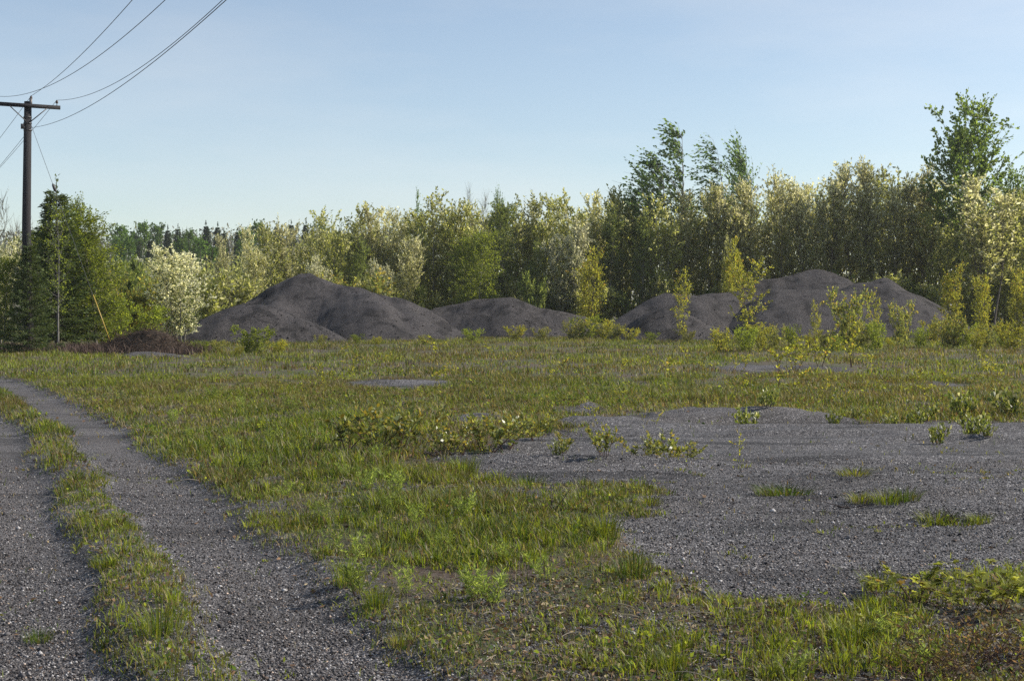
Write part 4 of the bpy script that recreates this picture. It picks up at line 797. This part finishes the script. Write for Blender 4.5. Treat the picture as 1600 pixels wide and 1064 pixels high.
# ------------------------------------------------------------------ utility pole and wires
def pole():
    top = at(43, 160, 58); x, y = top[0], top[1]; H = top[2]
    ang = math.atan2(.47, .88)                        # crossarm runs square to the line
    r = thing('utility_pole', (x, y, 0), 'dark wooden utility pole with one crossarm beside the spruce', 'utility pole')
    wood = (.03, .028, .03)
    b = MB(); b.tube([(0, 0, -.3), (-.08, 0, H*.5), (.02, 0, H+.02)], [.2, .175, .145], 14, wood, True); link('shaft', b.mesh('shaft', M_wood, True), r)
    ca, sa = math.cos(ang), math.sin(ang)
    def L(u, v, z): return np.array([u*ca-v*sa, u*sa+v*ca, z])
    zc = H-.17
    b = MB(); b.box(L(0, -.2, zc), 2.5, .12, .15, ang, wood); link('crossarm', b.mesh('crossarm', M_wood), r)
    for s in (-1, 1):
        b = MB(); b.tube([L(s*.72, -.25, zc-.07), L(s*.06, -.2, zc-.66)], .022, 5, (.08, .075, .075), True); link('brace', b.mesh('brace', M_metal), r)
    ins = [(0.12, -.15, H+.02), (-1.17, -.2, zc+.075), (1.12, -.2, zc+.075)]
    for u, v, z in ins:
        b = MB(); p = L(u, v, z); b.lathe(p, [(0, .014), (.09, .014), (.09, .035), (.12, .06), (.15, .04), (.17, .055), (.2, .035), (.23, .02)], 10, (.09, .06, .05)); link('insulator', b.mesh('insulator', M_metal, True), r)
    b = MB(); b.box(L(.1, -.17, H-.03), .1, .1, .3, ang, (.1, .09, .09)); link('pole_top_bracket', b.mesh('pole_top_bracket', M_metal), r)
    b = MB(); b.box(L(-.2, -.05, H-1.0), .14, .12, .2, ang, (.07, .065, .065)); link('clamp_box', b.mesh('clamp_box', M_metal), r)
    for z in (.62, .86, 1.14):
        b = MB(); b.tube([(0, 0, H-z-.03), (0, 0, H-z+.03)], .165, 14, (.04, .036, .036), True); link('band', b.mesh('band', M_metal, True), r)
    pts = [L(0.12, -.15, H+.24), L(-1.17, -.2, zc+.3), L(1.12, -.2, zc+.3), L(.1, -.17, H-1.05)]
    O = np.array([x, y, 0])
    spec = [(pts[0], .425, 70, 1.2, -1.5, 'overhead wire from the pole top insulator'), (pts[1], .5, 65, 3.0, 2.5, 'overhead wire from the left end of the crossarm'), (pts[2], .45, 65, 2.6, 1.5, 'overhead wire from the right end of the crossarm'), (pts[3], .45, 70, 2.0, .5, 'lowest overhead wire, attached below the crossarm')]
    for P, k, ln, sag, dz, lb in spec:
        A = P+O; dn = np.array([k, -1, 0])/math.hypot(k, 1); s = np.linspace(0, 1, 90)[:, None]
        f1 = A+dn*ln*s+np.array([0, 0, 1])*(dz*s-4*sag*s*(1-s))
        db = np.array([-.53, 1, 0])/math.hypot(.53, 1); s2 = np.linspace(1, 0, 40)[:-1][:, None]
        f0 = A+db*60*s2+np.array([0, 0, 1])*(-3.2*s2-4*.7*s2*(1-s2))
        f = np.concatenate([f0, f1]); b = MB(); b.tube(f-A, .009, 5, (.035, .035, .04)); o = link('power_wire', b.mesh('power_wire', M_metal, True), None, tuple(A)); tag(o, lb, 'wire', 'wires on the pole')
    # guy wire
    A = O+L(.08, 0, H-.75); B = at(178, 524, 59); B[2] = 0
    rg = thing('guy_wire', tuple(B), 'slanting guy wire with a yellow guard right of the pole', 'guy wire'); D = A-B
    b = MB(); b.tube([(0, 0, -.1), D*.5, D], .009, 5, (.06, .06, .065)); link('strand', b.mesh('strand', M_metal), rg)
    b = MB(); c = D*.715; u = nrm(D); b.tube([c-u*.17, c-u*.1, c, c+u*.1, c+u*.17], [.02, .055, .06, .055, .02], 8, (.05, .045, .045), True); link('strain_insulator', b.mesh('strain_insulator', M_metal, True), rg)
    b = MB(); b.tube([D*.015, D*.25], .022, 8, (.5, .34, .06), True); link('guard', b.mesh('guard', M_plastic, True), rg)
pole()

# ------------------------------------------------------------------ faint spring haze over the field
hm, hnt, hout = newmat('haze_air'); pv_ = hnt.nodes.new('ShaderNodeVolumePrincipled'); pv_.inputs['Density'].default_value = .00021; pv_.inputs['Color'].default_value = (.93, .96, 1, 1); pv_.inputs['Anisotropy'].default_value = .2
hnt.links.new(pv_.outputs[0], hout.inputs['Volume'])
hb = MB(); hb.box((0, 0, 12.5), 5600, 5600, 30); tag(link('haze', hb.mesh('haze', hm)), 'thin pale haze softening the distant trees', 'haze', None, 'stuff')
# ------------------------------------------------------------------ light, sky, camera
EL, AZ = R(35), R(80)
sd = Vector((math.sin(AZ)*math.cos(EL), math.cos(AZ)*math.cos(EL), math.sin(EL)))
sl = bpy.data.lights.new('sun', 'SUN'); sl.energy = 4.7; sl.angle = R(.55); sl.color = (1, .93, .82)
so = bpy.data.objects.new('sun', sl); COL.objects.link(so); so.location = (40, 10, 40); so.rotation_euler = sd.to_track_quat('Z', 'Y').to_euler()
w = bpy.data.worlds.new('World'); S.world = w; w.use_nodes = True; nt = w.node_tree; nt.nodes.clear()
sk = nt.nodes.new('ShaderNodeTexSky'); sk.sky_type = 'NISHITA'; sk.sun_disc = False; sk.sun_elevation = EL; sk.sun_rotation = AZ
sk.air_density = 1.0; sk.dust_density = .25; sk.ozone_density = 2.0
bg = nt.nodes.new('ShaderNodeBackground'); bg.inputs[1].default_value = .109; ow = nt.nodes.new('ShaderNodeOutputWorld')
tcw = nt.nodes.new('ShaderNodeTexCoord'); mpw = nt.nodes.new('ShaderNodeMapping'); mpw.inputs['Scale'].default_value = (2, 2, 9); mpw.inputs['Rotation'].default_value = (.12, .1, 0)
now = nt.nodes.new('ShaderNodeTexNoise'); now.inputs['Scale'].default_value = 1.6; now.inputs['Detail'].default_value = 7; now.inputs['Roughness'].default_value = .55
rmw = nt.nodes.new('ShaderNodeMapRange'); rmw.inputs[1].default_value = .4; rmw.inputs[2].default_value = .75; rmw.inputs[3].default_value = .22; rmw.inputs[4].default_value = .55
hsv = nt.nodes.new('ShaderNodeHueSaturation'); hsv.inputs['Saturation'].default_value = .25; hsv.inputs['Value'].default_value = 1.12
mxw = nt.nodes.new('ShaderNodeMix'); mxw.data_type = 'RGBA'
for a_, b_ in ((tcw.outputs['Generated'], mpw.inputs[0]), (mpw.outputs[0], now.inputs[0]), (now.outputs[0], rmw.inputs[0]), (sk.outputs[0], hsv.inputs['Color']), (rmw.outputs[0], mxw.inputs[0]), (sk.outputs[0], mxw.inputs[6]), (hsv.outputs[0], mxw.inputs[7])): nt.links.new(a_, b_)
nt.links.new(mxw.outputs[2], bg.inputs[0]); nt.links.new(bg.outputs[0], ow.inputs[0])
cd = bpy.data.cameras.new('camera'); cd.lens = 50; cd.sensor_width = 36; cd.clip_start = .1; cd.clip_end = 6000
co = bpy.data.objects.new('camera', cd); COL.objects.link(co); co.location = (0, 0, CAMH); co.rotation_euler = (math.pi/2-TH, 0, 0); S.camera = co
S.view_settings.view_transform = 'Standard'; S.view_settings.look = 'None'; S.view_settings.gamma = 1; S.view_settings.exposure = .36
S.render.engine = 'CYCLES'; c = S.cycles
c.max_bounces = 8; c.diffuse_bounces = 5; c.glossy_bounces = 2; c.transmission_bounces = 4; c.sample_clamp_indirect = 6; c.use_denoising = False
